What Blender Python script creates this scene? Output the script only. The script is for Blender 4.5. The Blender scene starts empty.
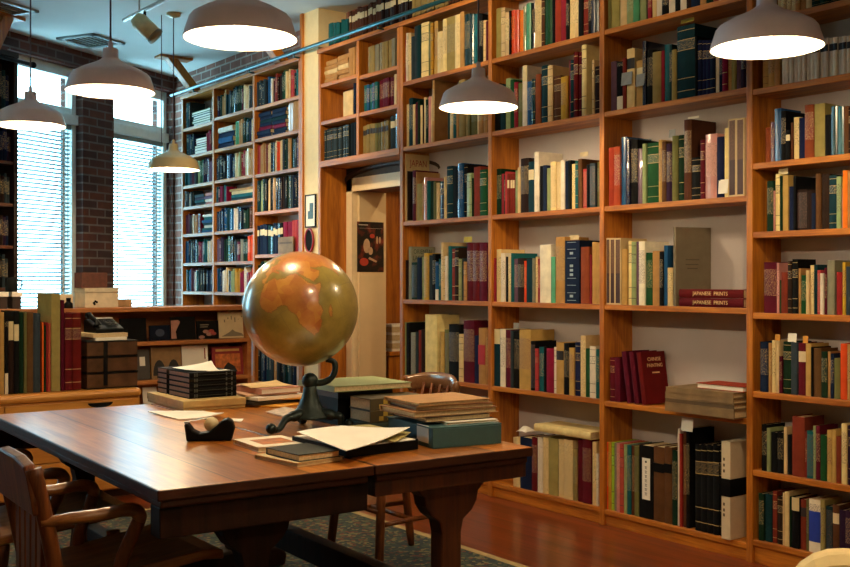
SKY, EXPO = 15.0, 0.14
SKYC = (.38, .8, 1.0, 1)
LAMPS = dict(bulb=30, col=(1.0, .75, .44), p=37)
SPOTS = ((-1.0, (4.1, 3.7, 2.85), 45, 52), (-.2, (4.1, 4.6, 2.85), 80, 52), (.6, (4.1, 5.5, 2.85), 80, 52), (1.3, (4.1, 7.0, 2.4), 150, 70))
PASS = 45
import bpy, math, random
from mathutils import Matrix, Vector, Euler
random.seed(7)
C = bpy.context.scene.collection
PI = math.pi

# ------------------------------------------------------------------ measuring
TH = math.radians(36.5)
SN, CS = math.sin(TH), math.cos(TH)
FL, CX, CY, CAMZ = 1060.0, 425.0, 280.0, 1.30
D = 4.10            # face of the long bookcase
BD = 0.23           # depth of the cases
def ray(px, py=280):
    s = (px - CX) / FL
    return Vector((SN + s * CS, CS - s * SN, -(py - CY) / FL))
def on_x(px, py, X):
    r = ray(px, py); t = X / r.x
    return Vector((X, r.y * t, CAMZ + r.z * t))
def on_y(px, py, Y):
    r = ray(px, py); t = Y / r.y
    return Vector((r.x * t, Y, CAMZ + r.z * t))
def on_z(px, py, Z):
    r = ray(px, py); t = (Z - CAMZ) / r.z
    return Vector((r.x * t, r.y * t, Z))
def at_t(px, py, t):
    r = ray(px, py)
    return Vector((r.x * t, r.y * t, CAMZ + r.z * t))

# ------------------------------------------------------------------ materials
def lin(h):
    c = [int(h[i:i + 2], 16) / 255 for i in (0, 2, 4)]
    return tuple(x / 12.92 if x <= .04045 else ((x + .055) / 1.055) ** 2.4 for x in c) + (1.0,)
MC = {}
def newmat(name):
    m = bpy.data.materials.new(name); m.use_nodes = True
    nt = m.node_tree
    return m, nt, nt.nodes['Principled BSDF']
def N(nt, t, **kw):
    n = nt.nodes.new(t)
    for k, v in kw.items():
        if k.startswith('i_'):
            n.inputs[k[2:].replace('_', ' ')].default_value = v
        else:
            setattr(n, k, v)
    return n
def plain(name, col, rough=.6, metal=0.0, var=.12, scale=25, rnd=0.0, emit=None, strength=0, bump=0.0, coat=0.0):
    if name in MC: return MC[name]
    m, nt, b = newmat(name)
    b.inputs['Roughness'].default_value = rough
    b.inputs['Metallic'].default_value = metal
    if name.startswith('cloth_') or name == 'black_plastic': b.inputs['Specular IOR Level'].default_value = .12
    if coat: b.inputs['Coat Weight'].default_value = coat
    tc = N(nt, 'ShaderNodeTexCoord')
    no = N(nt, 'ShaderNodeTexNoise'); no.inputs['Scale'].default_value = scale; no.inputs['Detail'].default_value = 4
    nt.links.new(tc.outputs['Object'], no.inputs['Vector'])
    hs = N(nt, 'ShaderNodeHueSaturation'); hs.inputs['Color'].default_value = lin(col)
    mr = N(nt, 'ShaderNodeMapRange'); mr.inputs['From Min'].default_value = .3; mr.inputs['From Max'].default_value = .7
    mr.inputs['To Min'].default_value = 1 - var; mr.inputs['To Max'].default_value = 1 + var
    nt.links.new(no.outputs['Fac'], mr.inputs['Value'])
    if rnd:
        oi = N(nt, 'ShaderNodeObjectInfo')
        m2 = N(nt, 'ShaderNodeMapRange'); m2.inputs['To Min'].default_value = 1 - rnd; m2.inputs['To Max'].default_value = 1 + rnd
        nt.links.new(oi.outputs['Random'], m2.inputs['Value'])
        mu = N(nt, 'ShaderNodeMath', operation='MULTIPLY')
        nt.links.new(mr.outputs[0], mu.inputs[0]); nt.links.new(m2.outputs[0], mu.inputs[1])
        nt.links.new(mu.outputs[0], hs.inputs['Value'])
        m3 = N(nt, 'ShaderNodeMapRange'); m3.inputs['To Min'].default_value = .485; m3.inputs['To Max'].default_value = .515
        nt.links.new(oi.outputs['Random'], m3.inputs['Value']); nt.links.new(m3.outputs[0], hs.inputs['Hue'])
    else:
        nt.links.new(mr.outputs[0], hs.inputs['Value'])
    nt.links.new(hs.outputs[0], b.inputs['Base Color'])
    if bump:
        bp = N(nt, 'ShaderNodeBump'); bp.inputs['Strength'].default_value = bump; bp.inputs['Distance'].default_value = .002
        nt.links.new(no.outputs['Fac'], bp.inputs['Height']); nt.links.new(bp.outputs[0], b.inputs['Normal'])
    if emit:
        b.inputs['Emission Color'].default_value = lin(emit); b.inputs['Emission Strength'].default_value = strength
    MC[name] = m
    return m
def wood(name, c1, c2, axis='Z', scale=14, rough=.4, coat=0.0, planks=None, spec=.5):
    if name in MC: return MC[name]
    m, nt, b = newmat(name)
    b.inputs['Roughness'].default_value = rough
    b.inputs['Specular IOR Level'].default_value = spec
    if coat: b.inputs['Coat Weight'].default_value = coat; b.inputs['Coat Roughness'].default_value = .15
    tc = N(nt, 'ShaderNodeTexCoord'); mp = N(nt, 'ShaderNodeMapping')
    sc = {'X': (.07, 1, 1), 'Y': (1, .07, 1), 'Z': (1, 1, .07)}[axis]
    mp.inputs['Scale'].default_value = sc
    nt.links.new(tc.outputs['Object'], mp.inputs['Vector'])
    n1 = N(nt, 'ShaderNodeTexNoise'); n1.inputs['Scale'].default_value = scale * 2; n1.inputs['Detail'].default_value = 6; n1.inputs['Distortion'].default_value = .6
    n2 = N(nt, 'ShaderNodeTexNoise'); n2.inputs['Scale'].default_value = scale * 11; n2.inputs['Detail'].default_value = 3
    nt.links.new(mp.outputs[0], n1.inputs['Vector']); nt.links.new(mp.outputs[0], n2.inputs['Vector'])
    mx = N(nt, 'ShaderNodeMix'); mx.data_type = 'FLOAT'; mx.inputs['Factor'].default_value = .35
    nt.links.new(n1.outputs['Fac'], mx.inputs['A']); nt.links.new(n2.outputs['Fac'], mx.inputs['B'])
    rp = N(nt, 'ShaderNodeValToRGB')
    rp.color_ramp.elements[0].position = .36; rp.color_ramp.elements[1].position = .62
    rp.color_ramp.elements[0].color = lin(c1); rp.color_ramp.elements[1].color = lin(c2)
    nt.links.new(mx.outputs['Result'], rp.inputs['Fac'])
    out = rp.outputs[0]
    if planks:      # planks=(across axis index, width): a tone per board and a dark joint
        sp = N(nt, 'ShaderNodeSeparateXYZ'); nt.links.new(tc.outputs['Object'], sp.inputs[0])
        dv = N(nt, 'ShaderNodeMath', operation='DIVIDE'); dv.inputs[1].default_value = planks[1]
        nt.links.new(sp.outputs[planks[0]], dv.inputs[0])
        fl = N(nt, 'ShaderNodeMath', operation='FLOOR'); nt.links.new(dv.outputs[0], fl.inputs[0])
        wn = N(nt, 'ShaderNodeTexWhiteNoise', noise_dimensions='1D'); nt.links.new(fl.outputs[0], wn.inputs['W'])
        mr = N(nt, 'ShaderNodeMapRange'); mr.inputs['To Min'].default_value = .75; mr.inputs['To Max'].default_value = 1.2
        nt.links.new(wn.outputs['Value'], mr.inputs['Value'])
        fr = N(nt, 'ShaderNodeMath', operation='FRACT'); nt.links.new(dv.outputs[0], fr.inputs[0])
        gt = N(nt, 'ShaderNodeMath', operation='GREATER_THAN'); gt.inputs[1].default_value = planks[2] if len(planks) > 2 else .05
        nt.links.new(fr.outputs[0], gt.inputs[0])
        ad = N(nt, 'ShaderNodeMapRange'); ad.inputs['To Min'].default_value = .25; nt.links.new(gt.outputs[0], ad.inputs['Value'])
        mu = N(nt, 'ShaderNodeMath', operation='MULTIPLY'); nt.links.new(mr.outputs[0], mu.inputs[0]); nt.links.new(ad.outputs[0], mu.inputs[1])
        hs = N(nt, 'ShaderNodeHueSaturation'); nt.links.new(out, hs.inputs['Color']); nt.links.new(mu.outputs[0], hs.inputs['Value'])
        out = hs.outputs[0]
    nt.links.new(out, b.inputs['Base Color'])
    bp = N(nt, 'ShaderNodeBump'); bp.inputs['Strength'].default_value = .12; bp.inputs['Distance'].default_value = .001
    nt.links.new(mx.outputs['Result'], bp.inputs['Height']); nt.links.new(bp.outputs[0], b.inputs['Normal'])
    MC[name] = m
    return m
def brick(name, c1, c2, mortar):
    m, nt, b = newmat(name); b.inputs['Roughness'].default_value = .9
    tc = N(nt, 'ShaderNodeTexCoord'); sp = N(nt, 'ShaderNodeSeparateXYZ'); nt.links.new(tc.outputs['Object'], sp.inputs[0])
    ad = N(nt, 'ShaderNodeMath', operation='ADD'); nt.links.new(sp.outputs[0], ad.inputs[0]); nt.links.new(sp.outputs[1], ad.inputs[1])
    cb = N(nt, 'ShaderNodeCombineXYZ'); nt.links.new(ad.outputs[0], cb.inputs[0]); nt.links.new(sp.outputs[2], cb.inputs[1])
    bt = N(nt, 'ShaderNodeTexBrick'); nt.links.new(cb.outputs[0], bt.inputs['Vector'])
    bt.inputs['Scale'].default_value = 1.0; bt.inputs['Brick Width'].default_value = .21; bt.inputs['Row Height'].default_value = .075
    bt.inputs['Mortar Size'].default_value = .008; bt.inputs['Bias'].default_value = -.1
    bt.inputs['Color1'].default_value = lin(c1); bt.inputs['Color2'].default_value = lin(c2); bt.inputs['Mortar'].default_value = lin(mortar)
    no = N(nt, 'ShaderNodeTexNoise'); no.inputs['Scale'].default_value = 9; nt.links.new(tc.outputs['Object'], no.inputs['Vector'])
    mr = N(nt, 'ShaderNodeMapRange'); mr.inputs['To Min'].default_value = .55; mr.inputs['To Max'].default_value = 1.4; nt.links.new(no.outputs['Fac'], mr.inputs['Value'])
    hs = N(nt, 'ShaderNodeHueSaturation'); nt.links.new(bt.outputs['Color'], hs.inputs['Color']); nt.links.new(mr.outputs[0], hs.inputs['Value'])
    nt.links.new(hs.outputs[0], b.inputs['Base Color'])
    bp = N(nt, 'ShaderNodeBump'); bp.inputs['Strength'].default_value = .5; bp.inputs['Distance'].default_value = .006; bp.invert = True
    nt.links.new(bt.outputs['Fac'], bp.inputs['Height']); nt.links.new(bp.outputs[0], b.inputs['Normal'])
    return m

# ------------------------------------------------------------------ mesh builder
class MB:
    def __init__(s): s.v = []; s.f = []; s.m = []; s.sm = []; s.M = Matrix()
    def add(s, vs, fs, mat, smooth=False):
        o = len(s.v)
        for p in vs: s.v.append(s.M @ Vector(p))
        for i, f in enumerate(fs):
            s.f.append([o + k for k in f]); s.m.append(mat[i] if isinstance(mat, list) else mat); s.sm.append(smooth)
        return s
    def box(s, a, b, mat):
        x0, y0, z0 = [min(p, q) for p, q in zip(a, b)]; x1, y1, z1 = [max(p, q) for p, q in zip(a, b)]
        return s.add([(x0, y0, z0), (x1, y0, z0), (x1, y1, z0), (x0, y1, z0), (x0, y0, z1), (x1, y0, z1), (x1, y1, z1), (x0, y1, z1)],
              [(0, 3, 2, 1), (4, 5, 6, 7), (0, 1, 5, 4), (1, 2, 6, 5), (2, 3, 7, 6), (3, 0, 4, 7)], mat)
    def prism(s, poly, ax, a, b, mat, smooth=False):   # polygon in the other two axes (in order), extruded along ax
        n = len(poly)
        def P(u, v, w):
            return {'x': (w, u, v), 'y': (u, w, v), 'z': (u, v, w)}[ax]
        vs = [P(u, v, a) for u, v in poly] + [P(u, v, b) for u, v in poly]
        fs = [tuple(range(n))[::-1], tuple(range(n, 2 * n))] + [(i, (i + 1) % n, n + (i + 1) % n, n + i) for i in range(n)]
        return s.add(vs, fs, mat, smooth)
    def tube(s, pts, rad, mat, n=10, cap=True, smooth=True, flat=1.0):
        pts = [Vector(p) for p in pts]
        if not isinstance(rad, (list, tuple)): rad = [rad] * len(pts)
        vs = []; prev = None
        for i, p in enumerate(pts):
            d = (pts[min(i + 1, len(pts) - 1)] - pts[max(i - 1, 0)]).normalized()
            if prev is None:
                up = Vector((0, 0, 1)) if abs(d.z) < .9 else Vector((1, 0, 0))
                a = d.cross(up).normalized()
            else:
                a = (prev - d * prev.dot(d)).normalized()
            prev = a; b = d.cross(a)
            for k in range(n):
                t = 2 * PI * k / n
                vs.append(p + a * rad[i] * math.cos(t) + b * rad[i] * flat * math.sin(t))
        fs = []
        for i in range(len(pts) - 1):
            for k in range(n):
                fs.append((i * n + k, i * n + (k + 1) % n, (i + 1) * n + (k + 1) % n, (i + 1) * n + k))
        if cap:
            fs.append(tuple(range(n))[::-1]); fs.append(tuple((len(pts) - 1) * n + k for k in range(n)))
        return s.add(vs, fs, mat, smooth)
    def lathe(s, prof, mat, n=32, c=(0, 0, 0), smooth=True):
        vs = []
        for r, z in prof:
            for k in range(n):
                t = 2 * PI * k / n
                vs.append((c[0] + r * math.cos(t), c[1] + r * math.sin(t), c[2] + z))
        fs = []
        for i in range(len(prof) - 1):
            for k in range(n):
                fs.append((i * n + k, i * n + (k + 1) % n, (i + 1) * n + (k + 1) % n, (i + 1) * n + k))
        return s.add(vs, fs, mat, smooth)
    def ball(s, c, r, mat, n=16):
        prof = [(max(r * math.sin(PI * i / 10), 1e-5), -r * math.cos(PI * i / 10)) for i in range(11)]
        return s.lathe(prof, mat, n, c)
    def sheet(s, pts, mat, th=.001):       # a bent sheet: rows of points, given a thickness
        nr, nc = len(pts), len(pts[0])
        vs = [Vector(p) for r in pts for p in r]
        vs2 = [Vector(p) - Vector((0, 0, th)) for r in pts for p in r]
        o = nr * nc; fs = []
        for i in range(nr - 1):
            for j in range(nc - 1):
                a = i * nc + j; q = (a, a + 1, a + nc + 1, a + nc)
                fs.append(q); fs.append(tuple(o + k for k in q[::-1]))
        rim = [i for i in range(nc)] + [i * nc + nc - 1 for i in range(1, nr)] + [(nr - 1) * nc + j for j in range(nc - 2, -1, -1)] + [i * nc for i in range(nr - 2, 0, -1)]
        for i in range(len(rim)):
            a, b = rim[i], rim[(i + 1) % len(rim)]; fs.append((a, o + a, o + b, b))
        return s.add(vs + vs2, fs, mat, False)
    def build(s, name, parent=None, loc=None, rz=0, bevel=0, label=None, fixn=True, rot=None):
        me = bpy.data.meshes.new(name)
        me.from_pydata([tuple(v) for v in s.v], [], s.f)
        slots = {}
        for m in s.m:
            if m.name not in slots: slots[m.name] = len(slots); me.materials.append(m)
        me.polygons.foreach_set('material_index', [slots[m.name] for m in s.m])
        me.polygons.foreach_set('use_smooth', s.sm)
        me.update()
        if fixn:
            import bmesh
            bm = bmesh.new(); bm.from_mesh(me); bmesh.ops.recalc_face_normals(bm, faces=bm.faces); bm.to_mesh(me); bm.free()
        o = bpy.data.objects.new(name, me); C.objects.link(o)
        if parent: o.parent = parent
        if loc is not None: o.location = loc
        if rz: o.rotation_euler = (0, 0, rz)
        if rot is not None: o.rotation_euler = rot
        if bevel:
            b = o.modifiers.new('edge', 'BEVEL'); b.width = bevel; b.segments = 2; b.limit_method = 'ANGLE'; b.angle_limit = .7
        if label: o['label'] = label
        return o
def tag(o, label, cat, group=None, kind=None):
    o['label'] = label; o['category'] = cat
    if group: o['group'] = group
    if kind: o['kind'] = kind
    return o
def thing(name, label, cat, loc=(0, 0, 0), rz=0, group=None, rot=None):
    o = bpy.data.objects.new(name, None); C.objects.link(o)
    o.location = loc; o.rotation_euler = rot if rot else (0, 0, rz); o.empty_display_size = .1
    return tag(o, label, cat, group)
def struct(name, mb, **k):
    o = mb.build(name, **k); o['kind'] = 'structure'
    o['label'] = k.get('label') or name.replace('_', ' ')
    return o
def lettering(txt, size, mat, parent, M, name='lettering', depth=.0003, sx=1.0):
    cu = bpy.data.curves.new(name, 'FONT'); cu.body = txt; cu.size = size; cu.extrude = depth
    cu.align_x = 'CENTER'; cu.align_y = 'CENTER'
    t = bpy.data.objects.new(name, cu); C.objects.link(t)
    me = bpy.data.meshes.new_from_object(t.evaluated_get(bpy.context.evaluated_depsgraph_get())); me.name = name
    bpy.data.objects.remove(t); bpy.data.curves.remove(cu)
    me.materials.clear(); me.materials.append(mat)
    o = bpy.data.objects.new(name, me); C.objects.link(o)
    o.parent = parent; o.matrix_local = M @ Matrix.Diagonal((sx, 1, 1, 1))
    return o

# ------------------------------------------------------------------ shared materials
W_CASE = wood('case_wood', '8e4c14', 'c87c24', 'Z', 12, .42)
W_CASEY = wood('case_wood_along', '8e4c14', 'c87c24', 'Y', 12, .42)
W_TABLE = wood('table_wood', '84460f', 'bc762c', 'Y', 9, .3, coat=.12, planks=(0, .217, .03))
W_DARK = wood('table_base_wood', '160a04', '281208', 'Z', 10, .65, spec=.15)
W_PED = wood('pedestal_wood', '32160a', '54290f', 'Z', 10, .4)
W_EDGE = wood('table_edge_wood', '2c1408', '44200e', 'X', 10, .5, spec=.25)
W_CHAIR = wood('chair_wood', '4a240f', '7a431c', 'Z', 14, .4, coat=.05, spec=.3)
W_ARM = wood('chair_arm_wood', '6a3c18', '9c6630', 'X', 14, .28, coat=.3)
W_FLOOR = wood('floor_boards', '5a220c', '843c16', 'Y', 6, .3, coat=.25, planks=(0, .125, .03))
W_CRED = wood('credenza_wood', 'b0702c', 'cf9040', 'X', 8, .38)
W_LOW = wood('low_case_wood', '8e4e20', 'b27034', 'X', 10, .5)
W_BLACK = wood('dark_case_wood', '1c100a', '2c1a10', 'Z', 10, .6)
PLASTER = plain('cream_plaster', 'e2c79a', .85, var=.05, scale=6)
BACKP = plain('shelf_back_paint', 'bcb4b4', .85, var=.05, scale=5)
CEIL = plain('ceiling_paint', 'dfe6e4', .9, var=.03, scale=3)
WHITEW = plain('window_paint', 'eaf4f4', .5, var=.04)
CASING = plain('casing_paint', 'efd9b0', .5, var=.04)
BLACK = plain('black_plastic', '060708', .5, var=.05)
IRON = plain('cast_iron', '1e2a28', .45, metal=.5, var=.25, scale=60, bump=.3)
TEALM = plain('teal_rail_metal', '2a6068', .3, metal=.7, var=.05)
ENAMEL = plain('lamp_enamel', 'eee2e6', .28, var=.03, coat=.3)
ENAMEL_C = plain('cream_lamp_enamel', 'd8c088', .28, var=.03, coat=.3)
INNER = plain('lamp_inner_white', 'f4f0ea', .5, var=.01)
CORD = plain('lamp_cord', '5a4a52', .6, var=.03)
PAPER = plain('white_paper', 'f4efe2', .75, var=.05, scale=8)
PAGES = plain('page_edges', 'cdb68c', .85, var=.16, scale=140)
PAGEPINK = plain('pinkish_page_edges', 'a8806a', .85, var=.2, scale=160)
GOLD = plain('gilt_lettering', 'e8c888', .5, metal=.0, var=.2, scale=200)
BRICK2 = brick('pale_brick', '8a5444', '6c5048', 'a09086')
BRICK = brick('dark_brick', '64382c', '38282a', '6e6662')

PAL = dict(red='8c2620', crimson='7c102a', maroon='540b1a', rust='783420', orange='e06420', coral='ac4a3c', pink='cc9286',
           mauve='64485a', purple='2a1430', cream='dcc48c', white='e2d8c4', tan='b08a50', khaki='8f804c', mustard='b8902c',
           olive='66663a', brown='54351e', umber='24150f', black='07080a', slate='2c3840', grey='84826e', navy='0d183a',
           blue='184678', teal='14565e', spruce='0a2d35', green='154626', forest='0a2817', mint='4c9470', sage='8c9c6c', lime='98c438')
CNAME = dict(umber='dark-brown', spruce='dark-teal', forest='dark-green', mint='mint', sage='pale-green')
def cname(c): return CNAME.get(c, c)
def cloth(c, gloss=False):
    return plain(('glossy_' if gloss else 'cloth_') + c, PAL[c], .22 if gloss else .75, var=.14, scale=18, rnd=.16, coat=.3 if gloss else 0)
def titled(c, ink):
    key = 'title_' + c + '_' + ink
    if key in MC: return MC[key]
    m, nt, b = newmat(key); b.inputs['Roughness'].default_value = .55
    tc = N(nt, 'ShaderNodeTexCoord'); mp = N(nt, 'ShaderNodeMapping'); mp.inputs['Scale'].default_value = (1, 420, 170)
    nt.links.new(tc.outputs['Object'], mp.inputs['Vector'])
    no = N(nt, 'ShaderNodeTexNoise'); no.inputs['Scale'].default_value = 1.0; no.inputs['Detail'].default_value = 2
    nt.links.new(mp.outputs[0], no.inputs['Vector'])
    gt = N(nt, 'ShaderNodeMath', operation='GREATER_THAN'); gt.inputs[1].default_value = .585; nt.links.new(no.outputs['Fac'], gt.inputs[0])
    mx = N(nt, 'ShaderNodeMix'); mx.data_type = 'RGBA'
    mx.inputs['A'].default_value = lin(PAL[c]); mx.inputs['B'].default_value = lin(ink)
    nt.links.new(gt.outputs[0], mx.inputs['Factor']); nt.links.new(mx.outputs['Result'], b.inputs['Base Color'])
    MC[key] = m
    return m
DARKC = ('maroon', 'purple', 'umber', 'black', 'slate', 'navy', 'blue', 'teal', 'spruce', 'green', 'forest', 'brown', 'red', 'crimson', 'rust', 'mauve')

# ------------------------------------------------------------------ books
# a book stands at its origin: spine towards local -X, thickness along Y, height along Z
def book_cover(mb, w, h, d, c, style, gloss=False, M=None, base=None):
    mb.M = M if M is not None else Matrix()
    cm = base or cloth(c, gloss); th = min(.0028, w * .18); bul = min(.005, w * .16); r = w / 2
    ou = [(d, -r), (bul, -r), (bul * .3, -r * .55), (0, 0), (bul * .3, r * .55), (bul, r), (d, r)]
    ink = 'b89c60' if c in DARKC else '3a2418'
    lv = [(0, cm), (1, cm)]
    acc = plain('gilt_bands' if c in DARKC else 'dark_bands', ink, .5, var=.15, scale=120)
    if style == 'b': lv = [(0, cm), (.1, acc), (.108, cm), (.27, acc), (.278, cm), (.66, acc), (.668, titled(c, ink)), (.8, acc), (.808, cm), (.93, acc), (.938, cm), (1, cm)]
    elif style == 't': lv = [(0, cm), (.34, titled(c, ink)), (.86, cm), (1, cm)]
    elif style == 'l':
        a = plain('spine_label_paper', 'd8c8a0', .7, var=.08); lv = [(0, cm), (.64, a), (.84, cm), (1, cm)]
    elif style == 'k':
        a = plain('spine_label_dark', '1a1416', .6, var=.05); lv = [(0, cm), (.66, a), (.84, cm), (1, cm)]
    elif style == 'w':
        a = plain('jacket_top_cream', 'd6c494', .6, var=.06); lv = [(0, cm), (.74, a), (1, a)]
    elif style == 'u':
        a = plain('jacket_label_blue', '16349a', .5, var=.06); lv = [(0, cm), (.2, a), (.78, titled(c, '3a2418')), (.92, cm), (1, cm)]
    elif style == 'p': lv = [(0, cm), (.05, titled(c, '6a4640')), (.93, cm), (1, cm)]
    elif style == 's':
        a = plain('jacket_foot_white', 'ddd2ba', .55, var=.06); lv = [(0, a), (.28, cm), (.9, titled(c, ink)), (.97, cm), (1, cm)]
    n = len(ou); vs = []; fs = []; ms = []
    for z, _ in lv:
        vs += [(x, y, z * h) for x, y in ou]
    for i in range(len(lv) - 1):
        for k in range(n - 1):
            fs.append((i * n + k + 1, i * n + k, (i + 1) * n + k, (i + 1) * n + k + 1)); ms.append(lv[i][1] if 0 < k < n - 2 else cm)
    o = len(vs); q = [(d, r - th), (bul + th, r - th), (bul + th, -r + th), (d, -r + th)]
    vs += [(x, y, 0) for x, y in q] + [(x, y, h) for x, y in q]
    for k in range(3): fs.append((o + k + 1, o + k, o + 4 + k, o + 5 + k)); ms.append(cm)
    top = (len(lv) - 1) * n
    for (base_i, off) in ((0, 0), (top, 4)):
        fs += [(base_i, base_i + 1, o + off + 2, o + off + 3), (base_i + n - 2, base_i + n - 1, o + off, o + off + 1),
               (base_i + 1, base_i + 2, base_i + 3, base_i + 4, base_i + 5, o + off + 1, o + off + 2)]; ms += [cm] * 3
    fs += [(0, top, o + 7, o + 3), (n - 1, o, o + 4, top + n - 1)]; ms += [cm] * 2
    mb.add(vs, fs, ms)
    return th, bul
def book_pages(mb, w, h, d, th, bul, M=None, mat=None):
    mb.M = M if M is not None else Matrix()
    r = w / 2 - th; z = min(.004, h * .02)
    mb.box((bul + th, -r, z), (d - .004, r, h - z), mat or PAGES)
def make_book(w, h, d, c, style, gloss, loc, rz=0, rot=None, name='book', base=None, pages=None):
    mb = MB(); th, bul = book_cover(mb, w, h, d, c, style, gloss, base=base)
    o = mb.build(name, loc=loc, rz=rz, rot=rot, fixn=False)
    pb = MB(); book_pages(pb, w, h, d, th, bul, mat=pages); pb.build('pages', parent=o, fixn=False)
    return o
def pick_style(c, w):
    r = random.random()
    if w < .012: return 't' if r < .3 else 'n'
    return 't' if r < .33 else 'b' if r < .48 else 'n'

# rows of the long bookcase, read off the photograph: each is ((x, y, scale of the close-up), px of the bay's middle, shelf height, spines)
# a spine: left, right, top, colour[, style letters: b bands, t title, l paper label, k dark label, w cream top, p print, g glossy]
R = {}
R['B3', 6] = ((400, 0, 7.084), 2.625, "22 42 280 red;42 55 235 white g;55 78 235 cream g;78 98 260 slate;98 118 185 slate;118 145 180 spruce;145 200 160 cream;200 215 170 olive;215 235 165 mustard;235 262 150 tan;262 300 225 cream g;300 328 135 cream;328 385 120 khaki t;385 420 105 cream g;420 450 85 tan;450 490 100 spruce g;490 520 100 spruce g;520 560 100 teal g;560 585 100 black;585 605 145 cream;605 620 150 maroon")
R['B3', 5] = ((400, 70, 7.084), 2.19, "40 60 245 cream;60 88 200 spruce;88 106 245 cream;106 122 230 maroon;122 138 220 forest;138 156 250 cream;156 163 240 umber;163 182 195 cream;182 198 210 forest;198 220 190 pink;220 228 185 cream;228 244 45 tan;330 352 230 forest;352 375 210 cream;375 395 200 teal;395 412 190 tan;412 455 70 khaki;455 480 190 khaki;480 497 200 olive;497 540 180 olive;540 555 190 cream;555 585 180 tan;585 614 185 tan")
R['B3', 4] = ((400, 145, 7.084), 1.69, "14 42 65 cream JAPAN;85 110 180 maroon;112 118 190 tan;118 155 275 khaki;155 165 250 tan;165 190 230 pink g;190 208 255 teal;208 235 255 forest;235 255 260 olive;255 275 270 cream;275 310 260 navy g;310 328 225 cream;328 370 150 spruce b;370 410 150 black;410 445 130 blue g;445 470 135 black;470 505 200 sage g;505 515 235 forest;515 565 155 rust;565 612 175 green")
R['B3', 3] = ((400, 230, 7.084), 1.17, "22 52 215 umber;57 80 118 grey ORIENT;80 118 230 forest p;118 148 195 navy;148 168 190 sage;168 200 165 mustard p;200 220 180 slate;220 245 170 black;245 268 225 blue s;268 286 205 teal;286 302 88 cream;302 318 190 cream;318 335 185 white;335 360 115 teal;360 388 135 rust;388 415 125 umber;415 432 205 sage;432 448 200 slate;448 470 225 tan;470 515 90 maroon;515 560 90 maroon;560 612 90 maroon")
R['B3', 2] = ((395, 305, 6.67), .665, "50 64 70 black;64 74 115 sage;74 98 118 black;98 135 185 grey p;135 150 180 slate;150 168 170 rust;168 191 165 umber;193 270 65 cream;298 325 180 tan;325 354 165 olive p;355 425 130 black;425 454 195 cream;455 525 105 maroon;525 555 205 navy;555 600 155 tan R;600 612 165 tan")
R['B4', 6] = ((490, 0, 7.39), 2.625, "36 80 60 khaki;80 110 60 cream g;110 140 90 cream g;140 150 80 umber;150 180 75 orange g;180 210 75 orange g;210 245 75 orange g;245 265 50 sage g;265 300 25 mint g;300 325 20 black g;325 375 -10 cream;375 400 -10 brown;400 455 -20 green g;455 475 -20 black;475 518 -30 red;518 560 -30 red;560 580 -20 black;580 620 -40 cream;620 650 -40 cream;650 685 -40 black;685 720 -40 rust;720 745 -40 black;745 775 -50 navy g;775 798 -50 slate g")
R['B4', 5] = ((490, 45, 6.3), 2.19, "25 60 245 black;60 92 250 spruce;92 125 210 sage;125 150 220 green;150 172 235 red;172 200 240 olive;200 230 130 white w;230 260 230 blue g;260 285 215 spruce g;285 318 185 rust;322 360 130 spruce b;360 392 130 cream;392 440 195 brown b;440 475 200 mustard;475 492 195 mustard;494 504 95 red;504 525 95 spruce;525 552 45 maroon b;552 577 45 maroon;577 606 0 cream;640 655 95 cream;655 690 135 umber")
R['B4', 4] = ((490, 140, 7.087), 1.69, "42 75 205 forest;75 95 240 red;95 107 245 forest;107 122 225 coral;122 138 240 rust l;138 153 240 rust l;153 168 240 rust l;172 192 215 sage;192 212 195 cream;214 272 130 umber;272 310 155 spruce l;312 345 85 white;345 375 185 black;375 400 180 navy;400 425 200 sage;425 462 155 cream p;462 495 155 cream p;497 525 145 white;525 550 150 navy;550 572 145 black;572 602 170 cream;602 622 150 teal;622 650 135 brown;650 685 205 coral p;685 705 175 black;705 745 165 slate p;745 760 160 black;760 774 155 olive")
R['B4', 3] = ((490, 230, 7.087), 1.17, "28 40 200 red;42 75 138 cream;75 105 165 white;105 128 190 black;128 148 190 cream;148 168 165 teal;168 195 205 mauve;195 240 200 umber;240 256 220 orange;256 298 205 spruce;300 318 200 grey;318 335 190 cream;335 350 205 red;350 428 105 white;430 460 190 mint;460 525 50 tan;527 630 75 navy N;640 700 120 rust;702 715 175 red;715 748 85 tan;748 776 90 tan")
R['B4', 2] = ((490, 315, 6.67), .665, "10 26 190 slate;26 65 95 spruce w;65 100 95 white;100 135 100 maroon;135 150 105 slate;150 191 110 black;193 268 100 tan;270 300 175 black p;300 320 225 coral;320 355 215 teal;355 375 210 black;375 425 225 crimson;425 440 215 white;440 490 185 tan k;490 526 190 black t;528 560 220 tan;560 595 185 navy;595 630 140 cream p;630 660 225 green;660 700 210 white;700 722 230 teal")
R['B4', 1] = ((495, 420, 6.3), .09, "108 130 110 cream;130 154 110 cream;156 228 112 navy;230 262 110 maroon t;265 296 112 white p;296 330 112 cream p;330 390 115 khaki;392 432 125 cream p;432 488 125 cream p;490 515 185 khaki;516 550 125 maroon;550 605 120 maroon;610 635 140 cream;635 650 215 white")
R['B5', 6] = ((600, 0, 4.72), 2.625, "36 52 -60 olive;52 90 -60 khaki;94 125 -60 cream;125 155 -60 sage;155 185 -60 mint;185 215 -60 sage;225 242 -60 red;242 262 -60 cream;262 290 -60 white;290 320 -60 black;320 350 -60 white;350 375 -60 black;375 405 -60 white;405 430 -60 umber;430 470 -60 navy;470 500 -60 tan;500 530 -60 forest;530 560 -60 rust;560 590 -60 cream;590 640 -60 brown")
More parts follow.
